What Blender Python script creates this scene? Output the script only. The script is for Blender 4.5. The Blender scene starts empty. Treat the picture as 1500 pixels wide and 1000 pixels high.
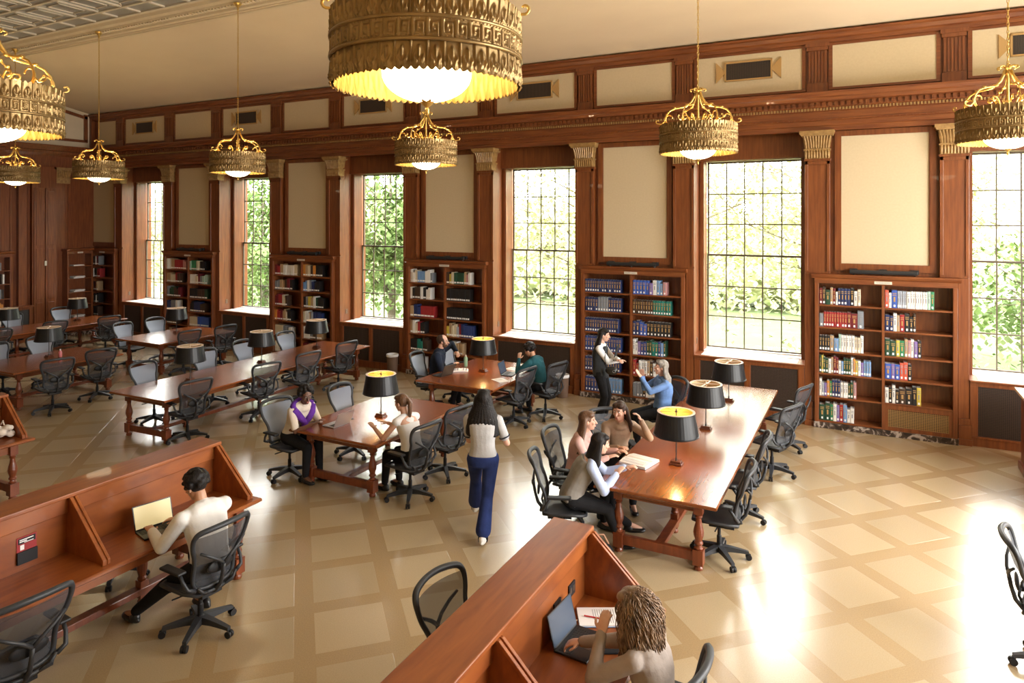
import bpy, bmesh, math, random
from mathutils import Vector, Matrix, noise
R = math.radians
S = bpy.context.scene
C = S.collection
random.seed(7)

# ------------------------------------------------------------------ camera
cam_d = bpy.data.cameras.new('camera')
cam_d.sensor_width = 36.0
cam_d.lens = 24.0
cam_d.shift_y = -0.122
cam_d.clip_start = 0.05
cam_d.clip_end = 400
cam = bpy.data.objects.new('camera', cam_d)
C.objects.link(cam)
cam.location = (0, 0, 3.65)
cam.rotation_euler = (R(90), 0, R(27.6))
S.camera = cam

# ------------------------------------------------------------------ world, exposure, lights
S.view_settings.view_transform = 'Standard'
S.view_settings.look = 'None'
S.view_settings.gamma = 1.0
S.view_settings.use_curve_mapping = False
S.view_settings.exposure = 0.36
SKY = 16.0
LAMP_W = 85.0
w = bpy.data.worlds.new('overcast_sky')
S.world = w
w.use_nodes = True
nt = w.node_tree
nt.nodes.clear()
wo = nt.nodes.new('ShaderNodeOutputWorld')
bg = nt.nodes.new('ShaderNodeBackground')
bg.inputs[0].default_value = (1.0, 0.985, 0.95, 1)
bg.inputs[1].default_value = SKY
nt.links.new(bg.outputs[0], wo.inputs[0])
cy = S.cycles
cy.max_bounces = 10
cy.diffuse_bounces = 5
cy.glossy_bounces = 4
cy.transmission_bounces = 4
cy.transparent_max_bounces = 16
cy.caustics_reflective = False
cy.caustics_refractive = False
cy.sample_clamp_indirect = 6.0
cy.use_denoising = True
cy.use_light_tree = True
cy.use_adaptive_sampling = True
cy.adaptive_threshold = 0.02

PITCH = 4.35
WINX = [2.385 - PITCH * k for k in range(6)]      # windows of the long wall
CASEX = [0.21 - PITCH * k for k in range(5)]      # bookcases of the long wall
XL, XR, YB, YF = -22.0, 4.9, 13.15, -1.1

def portal(loc, rot, sx, sy):
    d = bpy.data.lights.new('window_portal', 'AREA')
    d.shape = 'RECTANGLE'; d.size = sx; d.size_y = sy
    d.cycles.is_portal = True
    o = bpy.data.objects.new('window_portal', d)
    C.objects.link(o); o.location = loc; o.rotation_euler = rot
for x in WINX:
    portal((x, 13.9, 2.9), (R(-90), 0, 0), 1.75, 3.66)
OPPX = [WINX[0] + PITCH - PITCH * k for k in range(7)]
OPPX = [x for x in OPPX if -3 < x < 3.7]
for y in (5.6, 9.8):
    portal((5.2, y, 3.3), (0, R(90), 0), 4.9, 3.4)

# ------------------------------------------------------------------ materials
MATS = {}
def new_mat(name):
    m = bpy.data.materials.new(name); m.use_nodes = True
    n = m.node_tree
    b = n.nodes['Principled BSDF']
    MATS[name] = m
    return m, n, b
def plain(name, col, rough=0.5, metal=0.0, spec=0.5, emis=None, es=0.0, coat=0.0, sheen=0.0):
    m, n, b = new_mat(name)
    b.inputs['Base Color'].default_value = (*col, 1)
    b.inputs['Roughness'].default_value = rough
    b.inputs['Metallic'].default_value = metal
    b.inputs['Specular IOR Level'].default_value = spec
    b.inputs['Coat Weight'].default_value = coat
    b.inputs['Sheen Weight'].default_value = sheen
    if emis:
        b.inputs['Emission Color'].default_value = (*emis, 1)
        b.inputs['Emission Strength'].default_value = es
    return m
def ramp(n, fac, stops):
    r = n.nodes.new('ShaderNodeValToRGB')
    e = r.color_ramp.elements
    while len(e) < len(stops): e.new(0.5)
    for el, (p, c) in zip(e, stops):
        el.position = p; el.color = (*c, 1)
    n.links.new(fac, r.inputs[0])
    return r.outputs[0]
def noisy(name, c0, c1, scale=(1, 1, 1), nscale=6.0, rough=0.4, bump=0.0, coat=0.0, detail=4, metal=0.0, sheen=0.0, rot=(0, 0, 0), spec=0.5, dist=0.0, lo=0.3, hi=0.7, bscale=None):
    m, n, b = new_mat(name)
    tc = n.nodes.new('ShaderNodeTexCoord')
    mp = n.nodes.new('ShaderNodeMapping')
    mp.inputs['Scale'].default_value = scale
    mp.inputs['Rotation'].default_value = rot
    n.links.new(tc.outputs['Object'], mp.inputs[0])
    nz = n.nodes.new('ShaderNodeTexNoise')
    nz.inputs['Scale'].default_value = nscale
    nz.inputs['Detail'].default_value = detail
    nz.inputs['Distortion'].default_value = dist
    n.links.new(mp.outputs[0], nz.inputs['Vector'])
    col = ramp(n, nz.outputs['Fac'], [(lo, c0), (hi, c1)])
    n.links.new(col, b.inputs['Base Color'])
    b.inputs['Roughness'].default_value = rough
    b.inputs['Metallic'].default_value = metal
    b.inputs['Coat Weight'].default_value = coat
    b.inputs['Sheen Weight'].default_value = sheen
    b.inputs['Specular IOR Level'].default_value = spec
    if bump:
        bp = n.nodes.new('ShaderNodeBump')
        bp.inputs['Strength'].default_value = bump
        bp.inputs['Distance'].default_value = 0.01
        src = nz
        if bscale:
            src = n.nodes.new('ShaderNodeTexNoise'); src.inputs['Scale'].default_value = bscale
            n.links.new(tc.outputs['Object'], src.inputs['Vector'])
        n.links.new(src.outputs['Fac'], bp.inputs['Height'])
        n.links.new(bp.outputs[0], b.inputs['Normal'])
    return m
WOOD_A, WOOD_B = (0.125, 0.031, 0.0085), (0.225, 0.068, 0.017)
noisy('wood_wall', WOOD_A, WOOD_B, (9, 9, 0.7), 3.0, 0.36, 0.05, 0.15, 5)
noisy('wood_wall_flat', WOOD_A, WOOD_B, (0.7, 9, 9), 3.0, 0.36, 0.05, 0.15, 5)
noisy('wood_table', (0.195, 0.050, 0.012), (0.245, 0.068, 0.016), (10, 0.8, 10), 2.6, 0.26, 0.0, 0.6, 5)
noisy('wood_carrel', (0.18, 0.044, 0.010), (0.30, 0.086, 0.018), (6, 0.8, 2.5), 2.6, 0.36, 0.06, 0.1, 6, dist=0.6)
noisy('wood_leg', (0.14, 0.032, 0.011), (0.22, 0.054, 0.018), (8, 8, 1.2), 3.0, 0.34, 0.03, 0.2)
noisy('plaster', (0.60, 0.49, 0.33), (0.64, 0.53, 0.36), (1, 1, 1), 3.0, 0.75, 0.06, bscale=60)
noisy('plaster_ceiling', (0.64, 0.51, 0.345), (0.68, 0.55, 0.375), (0.5, 1, 1), 1.2, 0.8, 0.1, bscale=25)
noisy('plaster_panel', (0.55, 0.44, 0.285), (0.58, 0.47, 0.305), (1, 1, 1), 30.0, 0.85, 0.04)
noisy('gilded_wood', (0.24, 0.13, 0.045), (0.40, 0.24, 0.085), (1, 1, 1), 14.0, 0.42, 0.25, metal=0.15)
noisy('brass_shade', (0.24, 0.15, 0.060), (0.38, 0.25, 0.105), (1, 1, 1), 8.0, 0.38, 0.08, metal=0.75)
noisy('brass_arm', (0.52, 0.33, 0.09), (0.70, 0.47, 0.15), (1, 1, 1), 8.0, 0.32, 0.05, metal=0.8)
plain('gold_inside', (0.50, 0.30, 0.065), 0.5, 0.3)
plain('bowl_glass', (1.0, 0.93, 0.75), 0.4, emis=(1.0, 0.86, 0.55), es=9.0)
plain('bulb_on', (1, 0.9, 0.6), 0.4, emis=(1.0, 0.74, 0.36), es=10.0)
noisy('cork_dark', (0.36, 0.250, 0.130), (0.42, 0.295, 0.155), (1, 1, 1), 90.0, 0.24, 0.03, 0.8, 3)
def cork_tile():
    m, n, b = new_mat('cork_tile')
    tc = n.nodes.new('ShaderNodeTexCoord')
    nz = n.nodes.new('ShaderNodeTexNoise'); nz.inputs['Scale'].default_value = 110; nz.inputs['Detail'].default_value = 3
    n.links.new(tc.outputs['Object'], nz.inputs['Vector'])
    col = ramp(n, nz.outputs['Fac'], [(0.3, (0.43, 0.325, 0.190)), (0.7, (0.50, 0.385, 0.235))])
    oi = n.nodes.new('ShaderNodeObjectInfo')
    hs = n.nodes.new('ShaderNodeHueSaturation')
    mr = n.nodes.new('ShaderNodeMapRange')
    mr.inputs['To Min'].default_value = 0.90; mr.inputs['To Max'].default_value = 1.07
    n.links.new(oi.outputs['Random'], mr.inputs['Value'])
    n.links.new(mr.outputs[0], hs.inputs['Value'])
    n.links.new(col, hs.inputs['Color'])
    n.links.new(hs.outputs[0], b.inputs['Base Color'])
    b.inputs['Roughness'].default_value = 0.24
    b.inputs['Coat Weight'].default_value = 0.8
    b.inputs['Coat Roughness'].default_value = 0.20
cork_tile()
MATS['wood_table'].node_tree.nodes['Principled BSDF'].inputs['Coat Roughness'].default_value = 0.2
MATS['cork_dark'].node_tree.nodes['Principled BSDF'].inputs['Coat Roughness'].default_value = 0.20
def marble():
    m, n, b = new_mat('dark_marble')
    tc = n.nodes.new('ShaderNodeTexCoord')
    nz = n.nodes.new('ShaderNodeTexNoise'); nz.inputs['Scale'].default_value = 7; nz.inputs['Detail'].default_value = 7; nz.inputs['Distortion'].default_value = 1.5
    n.links.new(tc.outputs['Object'], nz.inputs['Vector'])
    col = ramp(n, nz.outputs['Fac'], [(0.40, (0.02, 0.014, 0.012)), (0.52, (0.07, 0.045, 0.035)), (0.60, (0.42, 0.36, 0.32))])
    n.links.new(col, b.inputs['Base Color']); b.inputs['Roughness'].default_value = 0.3
marble()
plain('graphite', (0.030, 0.032, 0.037), 0.45, spec=.4)
plain('black_plastic', (0.012, 0.012, 0.014), 0.5, spec=.35)
plain('black_metal', (0.02, 0.02, 0.021), 0.35)
plain('lamp_black', (0.009, 0.009, 0.010), 0.38, spec=.35)
plain('lamp_inner', (0.75, 0.62, 0.36), 0.6)
plain('lamp_ring', (0.66, 0.52, 0.40), 0.5)
plain('lamp_base', (0.10, 0.035, 0.02), 0.25, coat=0.4)
plain('grille_black', (0.02, 0.017, 0.015), 0.6)
plain('grille_bar', (0.07, 0.042, 0.028), 0.5)
plain('window_frame', (0.10, 0.075, 0.05), 0.5)
plain('sill_white', (0.80, 0.78, 0.74), 0.35)
plain('vent_gold', (0.42, 0.25, 0.09), 0.5)
plain('laylight_bar', (0.62, 0.54, 0.42), 0.6)
noisy('laylight_glass', (0.20, 0.185, 0.165), (0.34, 0.33, 0.31), (1, 1, 1), 1.1, 0.3)
plain('white_paper', (0.82, 0.81, 0.80), 0.7)
plain('ink', (0.25, 0.25, 0.27), 0.8)
plain('cream_plate', (0.62, 0.56, 0.46), 0.5)
plain('steel', (0.45, 0.45, 0.46), 0.35, 0.8)
plain('bin_body', (0.16, 0.10, 0.07), 0.5, 0.2)
plain('bin_liner', (0.72, 0.72, 0.74), 0.5)
def mesh_fabric(name, col, alpha):
    m, n, b = new_mat(name)
    b.inputs['Base Color'].default_value = (*col, 1)
    b.inputs['Roughness'].default_value = 0.6
    b.inputs['Alpha'].default_value = alpha
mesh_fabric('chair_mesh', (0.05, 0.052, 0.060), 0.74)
mesh_fabric('chair_mesh_painted_sheen', (0.25, 0.285, 0.36), 0.86)  # same dark chair mesh, with the sky sheen painted into a lighter blue-grey
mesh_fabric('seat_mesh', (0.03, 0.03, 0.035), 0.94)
def glass():
    m = bpy.data.materials.new('window_glass'); m.use_nodes = True
    n = m.node_tree; n.nodes.clear()
    o = n.nodes.new('ShaderNodeOutputMaterial')
    mx = n.nodes.new('ShaderNodeMixShader')
    t = n.nodes.new('ShaderNodeBsdfTransparent'); t.inputs[0].default_value = (0.96, 0.97, 0.96, 1)
    g = n.nodes.new('ShaderNodeBsdfGlossy'); g.inputs['Roughness'].default_value = 0.02
    mx.inputs[0].default_value = 0.05
    n.links.new(t.outputs[0], mx.inputs[1]); n.links.new(g.outputs[0], mx.inputs[2]); n.links.new(mx.outputs[0], o.inputs[0])
    MATS['window_glass'] = m
glass()

# ------------------------------------------------------------------ mesh helpers
class MB:
    def __init__(s):
        s.v = []; s.f = []; s.mi = []; s.m = 0
    def add(s, vs, fs):
        k = len(s.v); s.v.extend([tuple(p) for p in vs])
        for f in fs:
            s.f.append([i + k for i in f]); s.mi.append(s.m)
        return s
    def box(s, x0, y0, z0, x1, y1, z1, M=None):
        vs = [Vector(p) for p in ((x0, y0, z0), (x1, y0, z0), (x1, y1, z0), (x0, y1, z0), (x0, y0, z1), (x1, y0, z1), (x1, y1, z1), (x0, y1, z1))]
        if M is not None: vs = [M @ p for p in vs]
        return s.add(vs, [(0, 3, 2, 1), (4, 5, 6, 7), (0, 1, 5, 4), (1, 2, 6, 5), (2, 3, 7, 6), (3, 0, 4, 7)])
    def frustum(s, cx, cy, z0, z1, a0, b0, a1, b1):
        vs = [(cx - a0, cy - b0, z0), (cx + a0, cy - b0, z0), (cx + a0, cy + b0, z0), (cx - a0, cy + b0, z0), (cx - a1, cy - b1, z1), (cx + a1, cy - b1, z1), (cx + a1, cy + b1, z1), (cx - a1, cy + b1, z1)]
        return s.add(vs, [(0, 3, 2, 1), (4, 5, 6, 7), (0, 1, 5, 4), (1, 2, 6, 5), (2, 3, 7, 6), (3, 0, 4, 7)])
    def lathe(s, prof, seg=16, cx=0, cy=0, cz=0, M=None, cap=True):
        vs = []; fs = []
        for r, z in prof:
            for k in range(seg):
                a = 2 * math.pi * k / seg
                p = Vector((cx + r * math.cos(a), cy + r * math.sin(a), cz + z))
                vs.append(M @ p if M is not None else p)
        n = len(prof)
        for i in range(n - 1):
            for k in range(seg):
                k2 = (k + 1) % seg
                fs.append((i * seg + k, i * seg + k2, (i + 1) * seg + k2, (i + 1) * seg + k))
        if cap:
            fs.append(tuple(range(seg - 1, -1, -1))); fs.append(tuple((n - 1) * seg + k for k in range(seg)))
        return s.add(vs, fs)
    def tube(s, pts, r, seg=6, closed=False, flat=1.0, up=None):
        pts = [Vector(p) for p in pts]; n = len(pts)
        rs = r if isinstance(r, (list, tuple)) else [r] * n
        vs = []; fs = []; pn = None
        for i, p in enumerate(pts):
            if closed: t = pts[(i + 1) % n] - pts[i - 1]
            else: t = pts[min(i + 1, n - 1)] - pts[max(i - 1, 0)]
            t.normalize() if t.length > 1e-9 else None
            if up is not None: nn = Vector(up) - t * t.dot(Vector(up))
            elif pn is None: nn = t.orthogonal()
            else: nn = pn - t * t.dot(pn)
            if nn.length < 1e-6: nn = t.orthogonal()
            nn.normalize(); pn = nn; b = t.cross(nn)
            for k in range(seg):
                a = 2 * math.pi * k / seg
                vs.append(p + nn * math.cos(a) * rs[i] * flat + b * math.sin(a) * rs[i])
        m = n if closed else n - 1
        for i in range(m):
            j = (i + 1) % n
            for k in range(seg):
                k2 = (k + 1) % seg
                fs.append((i * seg + k, i * seg + k2, j * seg + k2, j * seg + k))
        if not closed:
            fs.append(tuple(range(seg - 1, -1, -1))); fs.append(tuple((n - 1) * seg + k for k in range(seg)))
        return s.add(vs, fs)
    def prism(s, poly, axis, a, b):
        # poly: 2D points, extruded along axis from a to b. axis 'x': poly=(y,z); 'y': poly=(x,z); 'z': poly=(x,y)
        def P(p, t):
            return {'x': (t, p[0], p[1]), 'y': (p[0], t, p[1]), 'z': (p[0], p[1], t)}[axis]
        n = len(poly)
        vs = [P(p, a) for p in poly] + [P(p, b) for p in poly]
        fs = [tuple(range(n - 1, -1, -1)), tuple(range(n, 2 * n))] + [(i, (i + 1) % n, n + (i + 1) % n, n + i) for i in range(n)]
        return s.add(vs, fs)
    def ell(s, c, r, M=None, seg=14, rings=9):
        vs = []; fs = []
        c = Vector(c)
        for i in range(rings + 1):
            th = math.pi * i / rings
            for k in range(seg):
                ph = 2 * math.pi * k / seg
                p = Vector((r[0] * math.sin(th) * math.cos(ph), r[1] * math.sin(th) * math.sin(ph), r[2] * math.cos(th)))
                if M is not None: p = M @ p
                vs.append(c + p)
        for i in range(rings):
            for k in range(seg):
                k2 = (k + 1) % seg
                fs.append((i * seg + k, (i + 1) * seg + k, (i + 1) * seg + k2, i * seg + k2))
        return s.add(vs, fs)
    def cap(s, a, b, ra, rb, seg=12):
        a = Vector(a); b = Vector(b); t = b - a; L = t.length
        if L < 1e-6: return s.ell(a, (ra, ra, ra))
        t.normalize(); nn = t.orthogonal().normalized(); bb = t.cross(nn)
        prof = []
        for i in range(5):
            th = math.pi / 2 * i / 4
            prof.append((ra * math.sin(th), -ra * math.cos(th)))
        for i in range(5):
            th = math.pi / 2 * i / 4
            prof.append((rb * math.cos(th), L + rb * math.sin(th)))
        vs = []; fs = []
        for r, z in prof:
            for k in range(seg):
                al = 2 * math.pi * k / seg
                vs.append(a + t * z + nn * (r * math.cos(al)) + bb * (r * math.sin(al)))
        for i in range(len(prof) - 1):
            for k in range(seg):
                k2 = (k + 1) % seg
                fs.append((i * seg + k, i * seg + k2, (i + 1) * seg + k2, (i + 1) * seg + k))
        return s.add(vs, fs)
    def loft(s, rings):
        # rings: list of lists of points, same length; closed caps
        n = len(rings[0]); vs = [p for r in rings for p in r]; fs = []
        for i in range(len(rings) - 1):
            for k in range(n):
                k2 = (k + 1) % n
                fs.append((i * n + k, i * n + k2, (i + 1) * n + k2, (i + 1) * n + k))
        fs.append(tuple(range(n - 1, -1, -1))); fs.append(tuple((len(rings) - 1) * n + k for k in range(n)))
        return s.add(vs, fs)
    def mesh(s, name, mats, smooth=False):
        me = bpy.data.meshes.new(name)
        me.from_pydata(s.v, [], s.f)
        if isinstance(mats, str): mats = [mats]
        for m in mats: me.materials.append(MATS[m])
        if len(mats) > 1: me.polygons.foreach_set('material_index', s.mi)
        if smooth: me.polygons.foreach_set('use_smooth', [True] * len(me.polygons))
        me.update()
        return me
    def build(s, name, mats, parent=None, smooth=False, bevel=0, kind=None, label=None):
        o = bpy.data.objects.new(name, s.mesh(name, mats, smooth))
        C.objects.link(o)
        if parent: o.parent = parent
        if bevel:
            b = o.modifiers.new('bevel', 'BEVEL'); b.width = bevel; b.segments = 2; b.limit_method = 'ANGLE'
        if kind: o['kind'] = kind
        if label: o['label'] = label
        return o
def tag(o, label, cat, group=None):
    o['label'] = label; o['category'] = cat
    if group: o['group'] = group
    return o
def thing(name, label, cat, loc=(0, 0, 0), rz=0, group=None):
    o = bpy.data.objects.new(name, None); C.objects.link(o)
    o.empty_display_size = 0.1
    o.location = loc; o.rotation_euler = (0, 0, rz)
    return tag(o, label, cat, group)
def copy_tree(o, parent=None):
    c = o.copy(); C.objects.link(c)
    if parent: c.parent = parent
    for ch in list(o.children): copy_tree(ch, c)
    return c
def struct(mb, name, mats, **k):
    return mb.build(name, mats, kind='structure', **k)
tn = [0]
def trim(mb, mats, parent=None, **k):
    tn[0] += 1
    return mb.build('trim_%d' % tn[0], mats, parent, kind='structure', **k)

# ------------------------------------------------------------------ floor
mb = MB(); mb.box(XL, YF, -0.2, XR, YB + 0.9, 0.0)
floor = struct(mb, 'floor', 'cork_dark')
PT = 0.792; HT = 0.3085
cen = Vector((-4.65, 5.285))
ux = Vector((1, 1)) / math.sqrt(2); uy = Vector((-1, 1)) / math.sqrt(2)
tiles = []
def clip(poly, f):
    out = []
    for i in range(len(poly)):
        a, b = poly[i], poly[(i + 1) % len(poly)]
        fa, fb = f(a), f(b)
        if fa >= 0: out.append(a)
        if (fa >= 0) != (fb >= 0): out.append(a + (b - a) * (fa / (fa - fb)))
    return out
for i in range(-30, 31):
    for j in range(-30, 31):
        c = cen + ux * PT * i + uy * PT * j
        if not (XL - .5 < c.x < XR + .5 and YF - .5 < c.y < YB + .6): continue
        poly = [c + ux * HT * a + uy * HT * b for a, b in ((-1, -1), (1, -1), (1, 1), (-1, 1))]
        for f in (lambda p: p.x - XL, lambda p: XR - p.x, lambda p: p.y - YF, lambda p: 12.95 - p.y):
            poly = clip(poly, f)
            if len(poly) < 3: break
        if len(poly) < 3: continue
        d = -c.x * math.sin(R(27.6)) + c.y * math.cos(R(27.6)); l = c.x * math.cos(R(27.6)) + c.y * math.sin(R(27.6))
        vis = d > 4.5 and abs(l / d) < 0.80
        tiles.append((d if vis else 999, c, poly))
tiles.sort(key=lambda t: t[0])
full = None
def tile_mb(mb, poly, c):
    q = [(p.x - c.x, p.y - c.y) for p in poly]
    ctr = Vector((sum(a for a, b in q) / len(q), sum(b for a, b in q) / len(q)))
    n = len(q)
    lo = [(a, b, 0.0) for a, b in q]
    hi = [(a + (ctr.x - a) * 0.008, b + (ctr.y - b) * 0.006, 0.0005) for a, b in q]
    mb.add([(v[0] + c.x * mb.off, v[1] + c.y * mb.off, v[2]) for v in lo + hi], [tuple(range(n, 2 * n))] + [(i, (i + 1) % n, n + (i + 1) % n, n + i) for i in range(n)])
rest = MB(); rest.off = 1
cnt = 0
for d, c, poly in tiles:
    if d < 900 and cnt < 298:
        mb = MB(); mb.off = 0
        if len(poly) == 4 and full is not None and abs((poly[1] - poly[0]).length - 2 * HT) < 1e-3 and abs((poly[2] - poly[1]).length - 2 * HT) < 1e-3:
            me = full
        else:
            tile_mb(mb, poly, c); me = mb.mesh('tile', 'cork_tile')
            if len(poly) == 4 and abs((poly[1] - poly[0]).length - 2 * HT) < 1e-3 and abs((poly[2] - poly[1]).length - 2 * HT) < 1e-3: full = me
        o = bpy.data.objects.new('tile', me); C.objects.link(o); o.location = (c.x, c.y, 0.0); o.parent = floor
        cnt += 1
    else:
        tile_mb(rest, poly, c)
rest.build('tile', 'cork_tile', floor, kind='stuff')

# ------------------------------------------------------------------ long wall with windows
mb = MB()
piers = sorted(CASEX + [0.21 + PITCH, 0.21 - PITCH * 5])   # the last pier ends at the end wall
for cb in piers:
    a, b = max(cb - 1.21, XL), min(cb + 1.21, XR)
    if cb > 4: b = XR; 
    mb.box(a, 13.15, 2.66, b, 14.0, 6.95)
    ia, ib = max(cb - 1.06, XL), cb + 1.06
    mb.box(max(ia, a), 13.32, 0, min(ib, b), 14.0, 2.66); ib = min(ib, b)
    if ia > a: mb.box(a, 13.05, 0, ia, 14.0, 2.66)
    if ib < b: mb.box(ib, 13.05, 0, b, 14.0, 2.66)
WX = sorted(WINX)
for wx in WX:
    a, b = wx - 0.965, min(wx + 0.965, XR)
    mb.box(a, 13.40, 4.74, b, 14.0, 5.72)
    mb.box(a, 13.15, 5.72, b, 14.0, 6.95)
    mb.box(a, 13.46, 0, b, 14.0, 1.03)
struct(mb, 'wall_back', 'wood_wall')
# cream panels between the pilasters, framed
for cb in piers:
    if cb > 4: continue
    x0, x1 = cb - 0.645, cb + 0.68
    if cb < -20: x0 = XL + 0.02; x1 = cb + 0.68
    mb = MB(); mb.box(x0, 13.135, 2.84, x1, 13.16, 5.04); p = trim(mb, 'plaster_panel')
    p.name = 'wall_panel'
    f = MB()
    f.box(x0 - .09, 13.105, 2.84, x0, 13.16, 5.04); f.box(x1, 13.105, 2.84, x1 + .09, 13.16, 5.04)
    f.box(x0 - .09, 13.105, 5.04, x1 + .09, 13.16, 5.13); f.box(x0 - .09, 13.105, 2.72, x1 + .09, 13.16, 2.84)
    f.box(x0 - .02, 13.115, 2.82, x0 + .012, 13.15, 5.06); f.box(x1 - .012, 13.115, 2.82, x1 + .02, 13.15, 5.06)
    f.build('panel_frame', 'wood_wall', p)
# frieze panels
for k, c0 in enumerate([x for x in WX if x < 6] + [c for c in piers if c < 4]):
    win = c0 in WX
    hw = 0.965 - 0.02 if win else 0.80
    x0, x1 = c0 - hw, c0 + hw
    x0 = max(x0, XL + .3)
    mb = MB(); mb.box(x0 + .03, 13.125, 5.90, x1 - .03, 13.16, 6.63); p = trim(mb, 'plaster_panel')
    p.name = 'frieze_panel'
    f = MB(); f.box(x0 - .03, 13.11, 6.63, x1 + .03, 13.16, 6.70); f.box(x0 - .03, 13.11, 5.86, x1 + .03, 13.16, 5.90)
    f.box(x0 - .03, 13.11, 5.9, x0 + .03, 13.16, 6.63); f.box(x1 - .03, 13.11, 5.9, x1 + .03, 13.16, 6.63)
    f.build('panel_frame', 'wood_wall_flat', p)
# pilasters
pil_x = []
for cb in piers:
    for sx in (-1, 1):
        x = cb + sx * 1.01
        if x - .2 < XL or x > XR: continue
        pil_x.append((x, cb, sx))
cap_me = None
for x, cb, sx in pil_x:
    mb = MB()
    mb.box(-.20, 13.05, 2.66, .20, 13.16, 4.66)
    # raised border around sunk field
    for a, b in ((-.20, -.15), (.15, .20)): mb.box(a, 13.03, 2.70, b, 13.06, 4.62)
    mb.box(-.20, 13.03, 4.56, .20, 13.06, 4.62); mb.box(-.215, 13.02, 4.62, .215, 13.16, 4.66)
    lo, hi = (.05, .20) if sx > 0 else (-.20, -.05)
    mb.box(lo, 13.03, .42, hi, 13.06, 2.66)
    mb.box(lo - .0, 12.985, .10, hi + .03 * sx, 13.06, .32); mb.box(lo, 13.0, .32, hi + .015 * sx, 13.06, .42)
    mb.box(min(lo, hi), 12.975, 0.0, max(lo, hi) + (.035 if sx > 0 else 0), 13.06, .10)
    p = trim(mb, 'wood_wall', bevel=0.004); p.name = 'pilaster'; p.location.x = x
    if cap_me is None:
        m = MB()
        m.frustum(0, 13.09, 4.66, 4.80, .20, .09, .205, .10)
        for k in range(9):   # lower band of leaves
            lx = -.18 + .045 * k
            m.ell((lx, 12.99, 4.73), (.022, .02, .07), seg=8, rings=6)
            m.ell((lx, 12.975, 4.795), (.018, .02, .018), seg=6, rings=4)
        m.frustum(0, 13.09, 4.80, 4.83, .215, .12, .215, .12)
        m.frustum(0, 13.09, 4.83, 5.05, .195, .095, .225, .12)
        for k in range(10):
            lx = -.175 + .039 * k
            m.tube([(lx, 12.995, 4.84), (lx * 1.06, 12.985, 4.95), (lx * 1.2, 12.955, 5.05)], [.014, .014, .018], 6)
        m.frustum(0, 13.08, 5.05, 5.09, .25, .15, .27, .17)
        m.box(-.28, 12.90, 5.09, .28, 13.16, 5.14)
        cap_me = m.mesh('capital', 'gilded_wood')
    o = bpy.data.objects.new('capital', cap_me); C.objects.link(o); o.parent = p
    # fluted frieze pilaster above
    m = MB()
    m.box(-.17, 13.085, 5.80, .17, 13.16, 5.98)
    m.box(-.15, 13.10, 5.98, .15, 13.16, 6.56)
    for k in range(6): m.box(-.14 + .0506 * k, 13.08, 6.0, -.14 + .0506 * k + .026, 13.11, 6.54)
    m.box(-.17, 13.07, 6.56, .17, 13.16, 6.62); m.box(-.19, 13.05, 6.62, .19, 13.16, 6.68)
    q = trim(m, 'wood_wall'); q.name = 'frieze_pilaster'; q.location.x = x
# entablature, one long moulding, and the crown below the ceiling
prof = [(13.16, 5.14), (13.02, 5.14), (13.02, 5.22), (13.00, 5.23), (13.00, 5.31), (12.975, 5.32), (12.975, 5.345), (12.99, 5.35), (12.99, 5.47), (12.95, 5.48), (12.95, 5.53), (12.93, 5.55), (12.93, 5.62), (12.80, 5.63), (12.79, 5.68), (12.76, 5.70), (12.74, 5.75), (12.74, 5.78), (13.16, 5.80)]
mb = MB(); mb.prism(prof, 'x', XL, XR); ent = trim(mb, 'wood_wall_flat'); ent.name = 'cornice'
d = MB()
x = XL + .1
while x < XR:
    d.box(x, 12.905, 5.55, x + .055, 12.94, 5.62); d.box(x + .02, 12.965, 5.322, x + .045, 12.98, 5.343); x += .095
d.build('dentil', 'wood_wall_flat', ent, kind='stuff')
e = MB(); x = XL + .1
while x < XR:
    e.box(x, 12.935, 5.482, x + .028, 12.955, 5.526); x += .05
e.build('egg_moulding', 'gilded_wood', ent, kind='stuff')
prof = [(13.16, 6.68), (13.06, 6.68), (13.06, 6.74), (13.03, 6.76), (13.01, 6.82), (12.98, 6.84), (12.98, 6.87), (13.16, 6.90)]
mb = MB(); mb.prism(prof, 'x', XL, XR); t = trim(mb, 'wood_wall_flat'); t.name = 'crown_moulding'
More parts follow.
